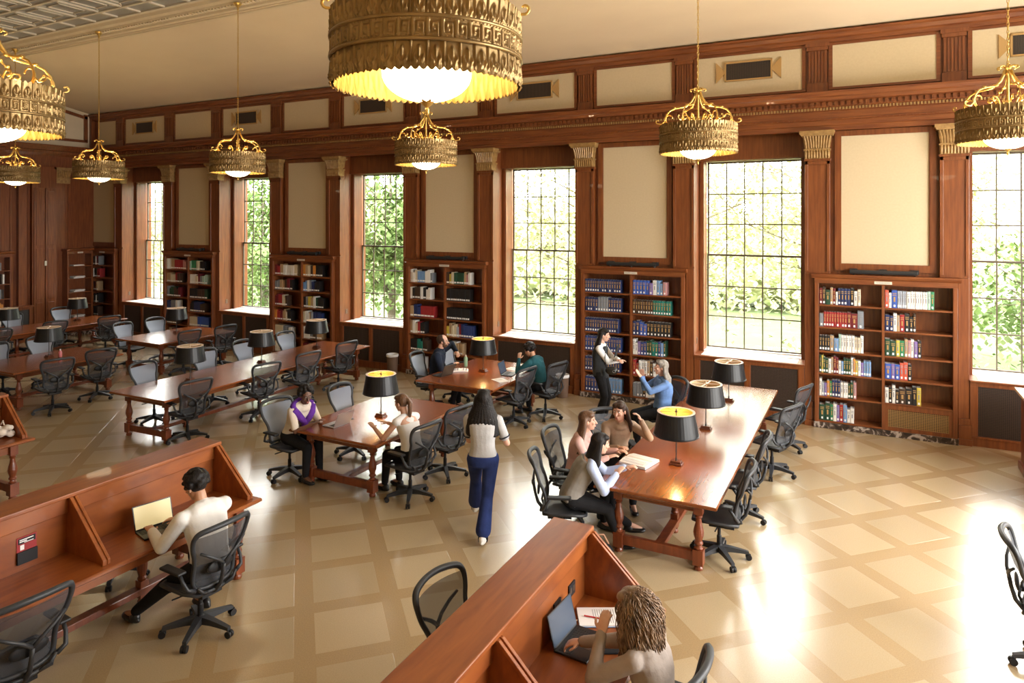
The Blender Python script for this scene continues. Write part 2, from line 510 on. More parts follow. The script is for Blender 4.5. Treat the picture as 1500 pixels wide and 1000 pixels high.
# window reveals and windows
pane_me = None; bars_me = None
for n, wx in enumerate(WX):
    root = bpy.data.objects.new('window_%d' % (n + 1), None); C.objects.link(root); root.location = (wx, 13.75, 0); root['kind'] = 'structure'
    if bars_me is None:
        m = MB()  # casing and jambs
        for s_ in (-1, 1):
            m.box(min(s_ * .965, s_ * .875), -.29, 1.03, max(s_ * .965, s_ * .875), .0, 4.74)
            m.box(min(s_ * .94, s_ * .89), -.305, 1.03, max(s_ * .94, s_ * .89), -.28, 4.72)
        m.box(-.875, -.29, 4.71, .875, 0, 4.76)
        m.box(-.965, -.36, 4.76, .965, -.33, 5.14); m.box(-.965, -.37, 4.72, .965, -.30, 4.78)
        cas_me = m.mesh('window_casing', 'wood_wall')
        m = MB()
        W0, Z0, Z1, ZM = .87, 1.075, 4.715, 2.895
        for zz0, zz1, yy in ((Z0, ZM + .02, 0.0), (ZM - .02, Z1, .045)):
            m.box(-W0, yy, zz0, -W0 + .03, yy + .04, zz1); m.box(W0 - .03, yy, zz0, W0, yy + .04, zz1)
            m.box(-W0, yy, zz0, W0, yy + .04, zz0 + .035); m.box(-W0, yy, zz1 - .03, W0, yy + .04, zz1)
        frame_me = m.mesh('sash', 'window_frame')
        pw = (2 * W0 - .06) / 5
        m = MB(); m.box(-pw / 2 + .002, 0, 0.002, pw / 2 - .002, .005, .598); pane_me = m.mesh('pane', 'window_glass')
        m = MB()
        m.box(-.011, -.008, 0, .011, .014, 1.78)
        mv_me = m.mesh('muntin', 'window_frame')
        m = MB()
        m.box(-W0 + .03, -.008, -.011, W0 - .03, .014, .011); mh_me = m.mesh('muntin', 'window_frame')
        bars_me = 1
        m = MB(); m.box(-.875, -.30, 1.03, .875, .0, 1.06); m.box(-.875, -.07, 1.06, .875, .0, 1.085)
        sill_me = m.mesh('sill', 'sill_white')
    for nm, me in (('window_casing', cas_me), ('sash', frame_me), ('sill', sill_me)):
        o = bpy.data.objects.new(nm, me); C.objects.link(o); o.parent = root
    for half in (0, 1):
        zb = 1.11 + half * 1.80; yy = .015 + .045 * half
        for i in range(5):
            xx = -.84 + pw * (i + .5)
            for j in range(3):
                o = bpy.data.objects.new('pane', pane_me); C.objects.link(o); o.parent = root; o.location = (xx, yy, zb + j * .588)
            if i:
                o = bpy.data.objects.new('muntin', mv_me); C.objects.link(o); o.parent = root; o.location = (-.84 + pw * i, yy, zb)
        for j in (1, 2):
            o = bpy.data.objects.new('muntin', mh_me); C.objects.link(o); o.parent = root; o.location = (0, yy, zb + j * .588)
# ------------------------------------------------------------------ other walls
def wall_open(name, axis, pos0, pos1, a0, a1, opens, z0, z1, ztop, mat):
    mb = MB()
    def bx(u0, u1, za, zb):
        if axis == 'y': mb.box(u0, pos0, za, u1, pos1, zb)
        else: mb.box(pos0, u0, za, pos1, u1, zb)
    cur = a0
    for c, hw in sorted(opens):
        bx(cur, c - hw, 0, ztop); bx(c - hw, c + hw, 0, z0); bx(c - hw, c + hw, z1, ztop); cur = c + hw
    bx(cur, a1, 0, ztop)
    return struct(mb, name, mat)
wall_open('wall_front', 'y', YF - .4, YF, XL - .4, XR + .4, [], 1.0, 5.4, 9.0, 'plaster')
wall_open('wall_right', 'x', XR, XR + .4, YF, 14.0, [(5.6, 1.7), (9.8, 1.7)], .85, 5.75, 9.0, 'plaster')
mb = MB(); mb.box(XL - .4, YF, 0, XL, 14.0, 9.0); wl = struct(mb, 'wall_left', 'plaster')
# wood panelling on the end wall
m = MB(); m.box(XL, YF, 0, XL + .05, 13.15, 5.14); m.box(XL, YF, 5.14, XL + .12, 13.15, 5.25)
m.build('wall_panelling', 'wood_wall', wl)
prof = [(XL, 5.14), (XL + .14, 5.14), (XL + .16, 5.31), (XL + .18, 5.47), (XL + .23, 5.55), (XL + .25, 5.62), (XL + .36, 5.63), (XL + .42, 5.76), (XL + .42, 5.79), (XL, 5.80)]
m = MB(); m.prism(prof, 'y', YF, 13.15); t = trim(m, 'wood_wall'); t.name = 'cornice'
# gable frame above: posts follow the slope of the ceiling
m = MB()
def bar(m, p, q, wd, x0, x1):
    p = Vector(p); q = Vector(q); t = (q - p).normalized(); n = Vector((-t.y, t.x)) * wd
    m.prism([tuple(p), tuple(q), tuple(q + n), tuple(p + n)], 'x', x0, x1)
m.box(XL, 12.85, 6.02, XL + .06, 12.95, 6.86); m.box(XL, 3.0, 5.98, XL + .06, 12.95, 6.06)
bar(m, (12.95, 6.80), (9.6, 7.50), .09, XL, XL + .06)
m.box(XL, 13.03, 5.80, XL + .10, 13.15, 6.85)
t = trim(m, 'wood_wall'); t.name = 'gable_frame'
def endpil(y, wd, mat='wood_wall', cap=True, d0=.16, z0=0):
    m = MB(); m.box(XL, y - wd / 2, z0, XL + d0, y + wd / 2, 4.66); 
    m.box(XL + d0, y - wd / 2, .45, XL + d0 + .02, y - wd / 2 + .05, 4.62); m.box(XL + d0, y + wd / 2 - .05, .45, XL + d0 + .02, y + wd / 2, 4.62)
    m.box(XL, y - wd / 2 - .03, 0, XL + d0 + .05, y + wd / 2 + .03, .35)
    p = trim(m, mat); p.name = 'pilaster'
    if cap:
        m = MB(); m.frustum(XL + d0 / 2, y, 4.66, 4.82, d0 / 2 + .02, wd / 2 + .01, d0 / 2 + .03, wd / 2 + .02)
        m.frustum(XL + d0 / 2, y, 4.82, 5.07, d0 / 2 + .01, wd / 2, d0 / 2 + .05, wd / 2 + .05)
        for k in range(8):
            m.tube([(XL + d0 + .01, y - wd / 2 + .04 + k * (wd - .06) / 7, 4.83), (XL + d0 + .06, y - wd / 2 + .02 + k * (wd) / 7, 5.06)], .016, 6)
        m.box(XL, y - wd / 2 - .07, 5.07, XL + d0 + .1, y + wd / 2 + .07, 5.14)
        m.build('capital', 'gilded_wood', p)
endpil(12.12, .42)
endpil(11.05, .30)
endpil(10.68, .16, cap=False, d0=.10)
# double door set forward in the end wall
m = MB(); m.box(XL, 11.22, 0, XL + .26, 11.90, 5.14)
dr = struct(m, 'door_1', 'wood_wall')
for y0 in (11.26, 11.58):
    m = MB(); m.box(XL + .26, y0, .12, XL + .29, y0 + .28, 4.5)
    for za, zb in ((.2, 1.1), (1.2, 2.7), (2.8, 4.4)):
        m.box(XL + .29, y0 + .05, za, XL + .305, y0 + .23, zb)
    m.build('door_leaf', 'wood_wall', dr, bevel=.004)
m = MB(); m.box(XL + .30, 11.53, 2.19, XL + .325, 11.59, 2.33); m.build('wall_switch', 'cream_plate', dr)
# plaster panel and window seat at the end wall
m = MB(); m.box(XL + .05, 9.6, 2.84, XL + .09, 10.45, 5.04); t = trim(m, 'plaster_panel'); t.name = 'wall_panel'
m = MB(); m.box(XL + .05, 10.45, 0.0, XL + .13, 10.6, 5.14); t = trim(m, 'wood_wall'); t.name = 'wall_post'
# ------------------------------------------------------------------ ceiling
mid = 6.03
def sl(y): return 6.88 + (13.15 - y) * (7.62 - 6.88) / (13.15 - 9.35)
mb = MB()
mb.add([(XL, 14.0, 6.86), (XR, 14.0, 6.86), (XR, 13.15, 6.88), (XL, 13.15, 6.88), (XR, 9.3, 7.63), (XL, 9.3, 7.63)], [(0, 1, 2, 3), (3, 2, 4, 5)])
b2 = 2 * mid
mb.add([(XL, b2 - 13.15, 6.88), (XR, b2 - 13.15, 6.88), (XR, b2 - 9.3, 7.63), (XL, b2 - 9.3, 7.63)], [(0, 1, 2, 3)])
mb.box(XL, b2 - 9.3, 8.05, XR, 9.3, 8.15)
mb.box(XL, 9.3, 7.63, XR, 9.4, 8.15); mb.box(XL, b2 - 9.4, 7.63, XR, b2 - 9.3, 8.15)
ceil = struct(mb, 'ceiling', 'plaster_ceiling')
for sgn in (1, -1):
    f = (lambda y: y) if sgn > 0 else (lambda y: b2 - y)
    prof = [(9.40, 7.60), (9.34, 7.60), (9.32, 7.64), (9.24, 7.66), (9.22, 7.70), (9.12, 7.73), (9.10, 7.76), (9.02, 7.78), (8.98, 7.83), (8.95, 7.84), (8.93, 7.86), (8.93, 8.05), (9.40, 8.05)]
    m = MB(); m.prism([(f(y), z) for y, z in prof], 'x', XL, XR); t = trim(m, 'plaster'); t.name = 'ceiling_moulding'
    m = MB(); x = XL + .05
    while x < XR:
        m.box(x, min(f(9.13), f(9.21)), 7.70, x + .05, max(f(9.13), f(9.21)), 7.735); x += .09
    m.build('leaf_moulding', 'plaster', t, kind='stuff')
# laylight
CW = 0.76
m = MB()
ys = [8.93, 8.52] + [8.52 - 0.87 * k for k in range(1, 6)] + [b2 - 8.93]
xs = []
x = -16.33 - CW * 7
while x < XR: 
    if x > XL: xs.append(x)
    x += CW
lay = bpy.data.objects.new('skylight', None); C.objects.link(lay); lay['kind'] = 'structure'
for y in ys: m.box(XL, y - .03, 7.84, XR, y + .03, 7.89)
for x in xs: m.box(x - .025, ys[-1], 7.843, x + .025, ys[0], 7.887)
m.build('skylight_bar', 'laylight_bar', lay, kind='stuff')
mi = MB()
for i in range(len(xs) - 1):
    for j in range(1, len(ys) - 2):
        x0, x1, y0, y1 = xs[i], xs[i + 1], ys[j + 1], ys[j]
        a = .17
        for (p0, q0, p1, q1) in ((x0 + a, y0 + a, x1 - a, y0 + a + .022), (x0 + a, y1 - a - .022, x1 - a, y1 - a), (x0 + a, y0 + a, x0 + a + .022, y1 - a), (x1 - a - .022, y0 + a, x1 - a, y1 - a)):
            mi.box(p0, q0, 7.852, p1, q1, 7.876)
        for (px, py, qx, qy) in ((x0, y0, x0 + a, y0 + a), (x1, y0, x1 - a, y0 + a), (x0, y1, x0 + a, y1 - a), (x1, y1, x1 - a, y1 - a)):
            mi.tube([(px, py, 7.866), (qx, qy, 7.866)], .011, 4)
mi.build('inner_bar', 'laylight_bar', lay, kind='stuff')
rst = MB(); pm = {}
for i in range(len(xs) - 1):
    for j in range(len(ys) - 1):
        x0, x1, y0, y1 = xs[i], xs[i + 1], ys[j + 1], ys[j]
        if x0 < -8.5 and y0 > 4.5:
            key = round(y1 - y0, 3)
            if key not in pm:
                q = MB(); q.box(-(x1 - x0) / 2 + .02, -(y1 - y0) / 2 + .02, 7.875, (x1 - x0) / 2 - .02, (y1 - y0) / 2 - .02, 7.885); pm[key] = q.mesh('pane', 'laylight_glass')
            o = bpy.data.objects.new('pane', pm[key]); C.objects.link(o); o.parent = lay; o.location = ((x0 + x1) / 2, (y0 + y1) / 2, 0)
        else: rst.box(x0, y0, 7.875, x1, y1, 7.885)
rst.build('pane', 'laylight_glass', lay, kind='stuff')

# ------------------------------------------------------------------ radiator covers, frieze vents
CASE_NAMES = ['bookcase holding many navy journals', '', '', '', '']
WNAME = {0: 'window past the vented bookcase', 1: 'window before the vented bookcase', 2: 'window beside the navy journals', 3: 'window third from the corner', 4: 'window second from the corner', 5: 'window nearest the corner'}
rc0 = None
for n, wx in enumerate(WINX):
    lab = 'oak radiator cover below the ' + WNAME[n]
    if rc0 is None:
        root = thing('radiator_cover', lab, 'radiator cover', (wx, 0, 0), 0, 'radiator covers below the windows')
        m = MB()
        W = .96
        m.box(-W, 13.02, .0, W, 13.05, .16); m.box(-W, 13.02, .95, W, 13.05, 1.02)
        for a, b in ((-W, -.86), (-.045, .045), (.86, W)): m.box(a, 13.02, .16, b, 13.05, .95)
        m.box(-W, 13.008, .13, W, 13.02, .16)
        for a, b in ((-.86, -.045), (.045, .86)):
            m.box(a, 13.03, .16, a + .012, 13.05, .95); m.box(b - .012, 13.03, .16, b, 13.05, .95)
        m.build('frame', 'wood_wall', root, bevel=.003)
        m = MB(); m.box(-.965, 12.985, 1.02, .965, 13.46, 1.05); m.build('top_slab', 'wood_wall_flat', root, bevel=.006)
        m = MB(); m.box(-.84, 13.05, 1.05, .84, 13.40, 1.056); m.build('top_grille', 'sill_white', root)
        for a, b in ((-.86, -.045), (.045, .86)):
            m = MB(); m.box(a, 13.048, .16, b, 13.052, .95); g = m.build('grille', 'grille_black', root)
            m = MB(); k = a
            while k < b: m.box(k, 13.036, .16, k + .006, 13.040, .95); k += .0255
            z = .17
            while z < .95: m.box(a, 13.036, z, b, 13.040, z + .006); z += .0255
            m.build('lattice', 'grille_bar', g, kind='stuff')
        rc0 = root
    else:
        r = copy_tree(rc0); r.location = (wx, 0, 0); r['label'] = lab
v0 = None
for n, wx in enumerate(WINX):
    lab = 'black air vent with gilded ends above the ' + WNAME[n]
    if v0 is None:
        root = thing('air_vent', lab, 'vent', (wx, 13.12, 6.33), 0, 'air vents in the frieze')
        m = MB(); m.box(-.39, -.01, -.155, .39, .01, .155); m.build('grille', 'grille_black', root)
        m = MB(); m.box(-.42, -.025, .15, .42, .01, .18); m.box(-.42, -.025, -.18, .42, .01, -.15); m.box(-.42, -.025, -.18, -.39, .01, .18); m.box(.39, -.025, -.18, .42, .01, .18)
        m.build('frame', 'vent_gold', root)
        for s_ in (-1, 1):
            m = MB(); m.prism([(s_ * .42, -.03), (s_ * .42, .03), (s_ * .57, .19), (s_ * .57, -.19)][::s_], 'y', -.02, .01); m.build('end_ornament', 'vent_gold', root)
        m = MB(); k = -.38
        while k < .38: m.box(k, -.014, -.15, k + .006, -.010, .15); k += .02
        m.build('vent_bar', 'grille_bar', root, kind='stuff')
        v0 = root
    else:
        r = copy_tree(v0); r.location.x = wx; r['label'] = lab
# wall sockets on the window reveals
for n, wx in enumerate(WINX[1:]):
    m = MB(); m.box(0, -.035, -.055, .008, .035, .055); m.box(.008, -.015, .01, .011, .015, .035); m.box(.008, -.015, -.035, .011, .015, -.01)
    o = m.build('wall_socket', 'bin_body'); o.location = (wx - .965, 13.27, 1.27)
    tag(o, 'small bronze socket beside the ' + WNAME[n + 1], 'socket', 'sockets on the window reveals')

# ------------------------------------------------------------------ bookcases
BCOL = {'n': (.016, .028, .10), 'N': (.022, .045, .17), 'u': (.035, .09, .38), 'U': (.15, .28, .50), 'b': (.013, .012, .013), 'B': (.05, .028, .018),
        'r': (.30, .022, .025), 'R': (.14, .012, .018), 's': (.55, .09, .05), 'w': (.72, .70, .66), 'c': (.58, .50, .36), 't': (.40, .27, .15),
        'g': (.014, .055, .030), 'G': (.03, .20, .09), 'e': (.012, .16, .13), 'y': (.55, .42, .06), 'o': (.55, .22, .04), 'p': (.19, .12, .34), 'k': (.45, .22, .22),
        'a': (.20, .22, .25), 'A': (.33, .36, .42), 'l': (.35, .50, .42)}
BNAME = {'n': 'dark navy', 'N': 'navy', 'u': 'royal blue', 'U': 'light blue', 'b': 'black', 'B': 'dark brown', 'r': 'crimson', 'R': 'dark red', 's': 'scarlet', 'w': 'white', 'c': 'cream', 't': 'tan',
         'g': 'dark green', 'G': 'bright green', 'e': 'teal green', 'y': 'yellow', 'o': 'orange', 'p': 'purple', 'k': 'pink', 'a': 'slate grey', 'A': 'pale grey', 'l': 'pale green'}
for k, c in BCOL.items():
    plain('cover_' + k, c, 0.5)
ORD = ['first', 'second', 'third', 'fourth', 'fifth', 'sixth', 'seventh', 'eighth', 'ninth', 'tenth', 'eleventh', 'twelfth', 'thirteenth', 'fourteenth', 'fifteenth', 'sixteenth', 'seventeenth', 'eighteenth', 'nineteenth', 'twentieth', 'twenty-first', 'twenty-second', 'twenty-third', 'twenty-fourth', 'twenty-fifth', 'twenty-sixth', 'twenty-seventh']
SHELFN = ['top', 'second', 'third', 'fourth', 'fifth', 'bottom']
SZ = [2.131, 1.748, 1.332, 0.949, 0.549, 0.13]
book_me = {}
def book_mesh(col, wq, hq):
    key = (col, wq, hq)
    if key in book_me: return book_me[key]
    wd, h, dp = wq / 1000., hq / 1000., .17 + (hq % 3) * .01
    m = MB()
    m.m = 0
    m.box(0, 0, 0, .0025, dp, h); m.box(wd - .0025, 0, 0, wd, dp, h)
    m.prism([(0, 0), (.003, -.004), (wd / 2, -.006), (wd - .003, -.004), (wd, 0), (wd, .003), (0, .003)], 'z', 0, h)
    m.m = 1
    m.box(.0025, .003, .004, wd - .0025, dp - .004, h - .005)
    cov = m.mesh('book', ['cover_' + col, 'white_paper'])
    m = MB(); lw = min(wd * .8, .026); m.box(wd / 2 - lw / 2, -.0085, .02, wd / 2 + lw / 2, -.005, .055)
    st = m.mesh('call_number_label', 'white_paper')
    m = MB(); m.box(wd * .15, -.0080, h * .70, wd * .85, -.0052, h * .74); m.box(wd * .15, -.0080, h * .80, wd * .85, -.0052, h * .84); m.box(wd * .35, -.0080, h * .35, wd * .65, -.0052, h * .62)
    tt = m.mesh('spine_lettering', 'vent_gold' if col in 'nNbBrRguGe' else 'ink')
    book_me[key] = (cov, st, tt); return book_me[key]
def fill_shelf(case, caselab, x0, z, y0, spec, side, shelf, hmax=.30, stuff=None, detail=True, target=None):
    rnd = random.Random(hash((round(x0 * 100), round(z * 100), 5)) % 9999)
    x = x0 + .008; i = 0; fac = 1.0
    if target:
        tot = 0
        for part_ in spec.split():
            n = part_[1:]; w_ = 32
            if n.endswith('w'): w_ = 52; n = n[:-1]
            if n.endswith('s'): w_ = 22; n = n[:-1]
            tot += w_ * (int(n) if n else 1)
        fac = target * 950 / tot
    for part_ in spec.split():
        col, n = part_[0], part_[1:]
        wdt = 32
        if n.endswith('w'): wdt = 52; n = n[:-1]
        if n.endswith('s'): wdt = 22; n = n[:-1]
        n = int(n) if n else 1
        hbase = rnd.choice([255, 270, 285])
        for q in range(n):
            wv = int(round((wdt + (0 if n > 3 else rnd.choice([-4, 0, 4]))) * fac))
            hq = hbase if n > 2 else rnd.choice([225, 250, 265, 280, 295])
            hq = min(hq, int(hmax * 1000))
            cov, st, tt = book_mesh(col, wv, hq)
            if stuff is None:
                o = bpy.data.objects.new('book', cov); C.objects.link(o)
                o.location = (x, y0 + rnd.uniform(0, .012), z)
                tag(o, '%s book, %s from %s, %s shelf, %s' % (BNAME[col], ORD[i], side, SHELFN[shelf], caselab), 'book', 'books in ' + caselab)
                if rnd.random() < .93:
                    s_ = bpy.data.objects.new('call_number_label', st); C.objects.link(s_); s_.parent = o
                if detail:
                    s_ = bpy.data.objects.new('spine_lettering', tt); C.objects.link(s_); s_.parent = o
            else:
                k = ord(col)
                sm, lb = stuff
                mm = sm.setdefault(col, MB())
                yy = y0 + rnd.uniform(0, .02)
                mm.box(x, yy, z, x + wv / 1000., yy + .17, z + hq / 1000.)
                lb.box(x + .006, yy - .003, z + .02, x + wv / 1000. - .006, yy, z + .055)
            x += wv / 1000. + .0016; i += 1
    return x
SPEC = {
 0: (['R B g1w t R w1s n4 b w c', 'a r9s R R1w a1w', 'b4 t1w U1w l w5 c2 w', 'g y1s g g w t R2 w U g3 w o y w p U3', 'w A p o G n3 w3 g2 k', 'g2w G w p r U w2'],
     ['s w u1w A4s w w7s l G', 'n1w n w t r1w b1w b B', 'g2w y G1w t k w p b', 'u1w p u s s b', 'w b w b B1w b1w b y', None]),
 1: (['n15s', 'n5s a4s n5s', 'n14s', 'N14s', 'n14s', 'N6s U6s'],
     ['u5 p w U2 k', 'B8s e7s', 'n2 u2 b7', 'w2 p1 N2 g2 e2 N1 U1 g1', 'r2 w3 t1 B1 w2 a1', 'a3 B1 w2 c1']),
 2: (['w2 c1 U3 w2 a1', 'w1 b1 B2 w1 b1 w2', 't1 n1 N1 r4', 't1 w1 c1 r1 b2', 'b3 e2 B2', 'c3 w3'], ['B1 y1 c1 g4 t1 k1 w1', 'b11s', 'b12s', 'y1 t1 c2 A1 r1 n1 N4', 'g2 w3 t3', 't4']),
 3: (['R1 r1 t1 w4 c1', 'a2 t2 B1 R1 b1', 'R2 r2 c2 B1', 'o1 r2 R1 t2 w1 b2', 'c3 a2 w1', 'w2 r2 R2 a1'], ['o1 t1 c1 B1 o1 b3', 'U2 w1 a1 n2 b2', 'b1 a1 y1 t1 w1 g1 b3', 'c1 w2 t1 A1 n2 N2', 'w2 a1 B1 t2', 'R2 t1 w2']),
 4: (['w2 t2 r4 k2', 't2 c2 r1 B2', 'a1 g2 B2 R1', 'n2 a3 w1', 'b2 B3', 't2 R2'], ['l1 G3 c2 b3', 'w3 c1 R1 a1 l2', 'b3 B3 g1', 'b2 n3 B2', 'c3 u4', 'w1 t2']),
}
FR = {0: [[.66, .69, .69, .80, .58, .54], [.70, .45, .52, .42, .52, 0]], 1: [[.78, .78, .72, .78, .75, .78], [.67, .77, .77, .65, .55, .45]], 2: [[.62, .60, .66, .45, .5, .4], [.66, .62, .62, .75, .45, .4]],
      3: [[.78, .6, .5, .62, .6, .6], [.65, .55, .7, .65, .6, .5]], 4: [[.9, .7, .55, .45, .5, .45], [.65, .75, .7, .6, .85, .5]]}
CL = {0: 'the bookcase with the floor vent', 1: 'the bookcase behind the standing woman', 2: 'the bookcase behind the bearded man', 3: 'the bookcase beyond the long table', 4: 'the bookcase second from the corner'}
CLAB = {0: 'tall open oak bookcase with a floor-level vent and mixed books, beside the big windows', 1: 'tall oak bookcase full of navy journals behind the standing woman', 2: 'tall oak bookcase of mixed books behind the bearded man',
        3: 'tall oak bookcase standing past the end of the long empty table', 4: 'tall oak bookcase second from the corner behind the square table', 5: 'narrow oak bookcase standing in the dark corner', 6: 'narrow oak bookcase of flat journals on the end wall'}
def bookcase(cx, k, single=False, loc=None, rz=0):
    root = thing('bookcase', CLAB[k], 'bookcase', (cx, 12.95, 0) if loc is None else loc, rz, 'oak bookcases along the walls')
    W = 1.05 if not single else .62; D = .35
    for s_ in (-1, 1):
        m = MB(); m.box(min(s_ * W, s_ * (W - .07)), 0, .10, max(s_ * W, s_ * (W - .07)), D, 2.52)
        m.box(min(s_ * (W - .005), s_ * (W - .065)), -.012, .10, max(s_ * (W - .005), s_ * (W - .065)), 0, 2.50)
        m.build('side_panel', 'wood_wall', root, bevel=.003)
    m = MB(); m.box(-W + .07, D - .02, .10, W - .07, D, 2.52); m.build('back_panel', 'wood_wall', root)
    if not single:
        m = MB(); m.box(-.02, -.004, .10, .02, D - .02, 2.50); m.build('divider', 'wood_wall', root, bevel=.002)
    cols = ((-W + .07, -.02), (.02, W - .07)) if not single else ((-W + .07, W - .07),)
    for ci, (a, b) in enumerate(cols):
        for si, z in enumerate(SZ):
            if k == 0 and ci == 1 and si == 5:
                m = MB(); m.box(a, .0, .10, b, .03, .16); m.box(a, .0, .45, b, .03, .53); m.box(a, 0, .16, a + .05, .03, .45); m.box(b - .05, 0, .16, b, .03, .45); v = m.build('vent_frame', 'wood_wall', root)
                m = MB(); m.box(a + .05, .025, .16, b - .05, .03, .45); m.build('vent_backing', 'grille_black', v)
                m = MB(); q = a + .06
                while q < b - .05: m.box(q, .008, .16, q + .007, .014, .45); q += .0255
                z_ = .17
                while z_ < .45: m.box(a + .05, .008, z_, b - .05, .014, z_ + .007); z_ += .0255
                m.build('vent_lattice', 'vent_gold', v, kind='stuff')
                continue
            m = MB(); m.box(a, 0.0, z - .028, b, D - .02, z); m.build('shelf', 'wood_wall_flat', root, bevel=.002)
    m = MB(); m.box(-W, -.01, 2.50, W, D, 2.585); m.prism([(-.01, 2.585), (-.03, 2.60), (-.045, 2.63), (-.05, 2.66), (D, 2.66), (D, 2.585)], 'x', -W - .045, W + .045)
    m.build('cornice', 'wood_wall_flat', root)
    m = MB(); m.box(-W - .01, -.02, 0, W + .01, D, .10); m.build('plinth', 'dark_marble', root, bevel=.004)
    m = MB(); m.box(-.13, -.018, 2.52, .13, -.010, 2.565); pl = m.build('title_plate', 'cream_plate', root)
    m = MB()
    for q in range(12): m.box(-.105 + q * .0175, -.0195, 2.535, -.105 + q * .0175 + .010, -.018, 2.551)
    m.build('plate_lettering', 'ink', pl, kind='stuff')
    return root
for k, cx in enumerate(CASEX):
    bc = bookcase(cx, k)
    stuff = None
    lb = MB()
    if k >= 2: stuff = ({}, lb)
    for ci in (0, 1):
        x0 = cx + (-.98 if ci == 0 else .02)
        for si, z in enumerate(SZ):
            sp = SPEC[k][ci][si]
            if sp is None: continue
            hm = (2.50 if si == 0 else SZ[si - 1] - .03) - z - .03
            side = 'frame' if ci == 0 else 'divider'
            fill_shelf(bc, CL[k], x0, z, 12.985, sp, side, si, min(hm, .31), stuff, target=FR[k][ci][si])
    if stuff:
        allm = MB(); names = sorted(stuff[0])
        for ii, c_ in enumerate(names):
            allm.m = ii; mm = stuff[0][c_]; allm.add(mm.v, mm.f)
        allm.m = len(names); allm.add(lb.v, lb.f)
        o = allm.build('book', ['cover_' + c_ for c_ in names] + ['white_paper'], kind='stuff')
        tag(o, 'mixed books standing on the shelves of ' + CL[k], 'books')
# corner bookcase and the one on the end wall
for kk, (root, sets) in enumerate(((bookcase(-21.19, 5, True), (-21.74, -20.64)),)):
    sm = {}; lb = MB()
    for si, z in enumerate(SZ): fill_shelf(root, '', -21.74, z, 12.985, ['B2 b2 w1 R3 a1', 'w1 b2 g1 B2 r4', 'B2 R2 t3', 'w1 b3 w1 b3', 'b4 B3', 'b5 a2'][si], '', si, .28, (sm, lb))
    allm = MB(); names = sorted(sm)
    for ii, c_ in enumerate(names): allm.m = ii; allm.add(sm[c_].v, sm[c_].f)
    allm.m = len(names); allm.add(lb.v, lb.f)
    tag(allm.build('book', ['cover_' + c_ for c_ in names] + ['white_paper'], kind='stuff'), 'dark books standing on the shelves of the corner bookcase', 'books')
e1 = bookcase(0, 6, True, (XL + .42, 12.50, 0), R(90)); e1.scale = (.62, 1, 1)
for i, z in enumerate(SZ[:5]):
    for q in range(2 if i else 1):
        m = MB(); m.box(-.13, -.16, 0, .13, .16, .018); m.box(-.125, -.165, .018, .12, .15, .030); o = m.build('journal', 'white_paper'); o.location = (XL + .25, 12.50 + .02 * q, z + q * .033); o.rotation_euler.z = .1 * q
        tag(o, 'stack of flat pale journals, %s of the end wall bookcase, %s layer' % (SHELFN[i] + ' shelf', ['lower', 'upper'][q]), 'journal', 'flat journals on the end wall')
e2 = bookcase(0, 6, True, (XL + .42, 9.95, 0), R(90)); e2['label'] = 'oak bookcase on the end wall beside the dark door recess'; e2.scale = (1.1, 1, 1)
for z in SZ[:5]:
    pass
sm = {}; rr = random.Random(3)
for si, z in enumerate(SZ):
    y = 9.45
    while y < 10.4:
        c_ = rr.choice('wcwtobBra'); wd = rr.uniform(.025, .05); h = rr.uniform(.2, .28)
        if rr.random() < .8: sm.setdefault(c_, MB()).box(XL + .18, y, z, XL + .38, y + wd, z + h)
        y += wd + .003
allm = MB(); names = sorted(sm)
for ii, c_ in enumerate(names): allm.m = ii; allm.add(sm[c_].v, sm[c_].f)
tag(allm.build('book', ['cover_' + c_ for c_ in names], kind='stuff'), 'pale books on the end wall bookcase beside the door recess', 'books')
# low box seat with grille between them on the end wall
root = thing('radiator_cover', 'small oak radiator cover on the end wall beside the door recess', 'radiator cover', (XL, 10.9, 0), 0)
m = MB(); m.box(0, -.28, 0, .35, .28, .14); m.box(0, -.28, .95, .35, .28, 1.02); m.box(0, -.28, .14, .35, -.2, .95); m.box(0, .2, .14, .35, .28, .95); m.build('frame', 'wood_wall', root)
m = MB(); m.box(0, -.2, .14, .33, .2, .95); m.build('grille', 'grille_black', root)
m = MB(); m.box(0, -.31, 1.02, .40, .31, 1.06); m.build('top_slab', 'wood_wall', root)
# display lights on the bookcases
dl = None
for k, cx in enumerate(CASEX):
    lab = 'long black display light lying on top of ' + CL[k]
    if dl is None:
        root = thing('display_light', lab, 'light', (cx, 12.99, 2.66), 0, 'display lights on the bookcases')
        m = MB(); m.box(-.50, -.05, .045, .50, .03, .085); m.prism([(-.05, .045), (.03, .045), (.02, .02), (-.04, .02)], 'x', -.5, .5); m.build('housing', 'black_metal', root, bevel=.004)
        for x_ in (-.44, 0, .46):
            m = MB(); m.tube([(x_, .0, .0), (x_, .0, .05)], .012); m.box(x_ - .06, .05, .03, x_ + .06, .11, .10); m.build('bracket', 'black_metal', root)
        dl = root
    else:
        r = copy_tree(dl); r.location = (cx - .0, 12.99, 2.66); r['label'] = lab

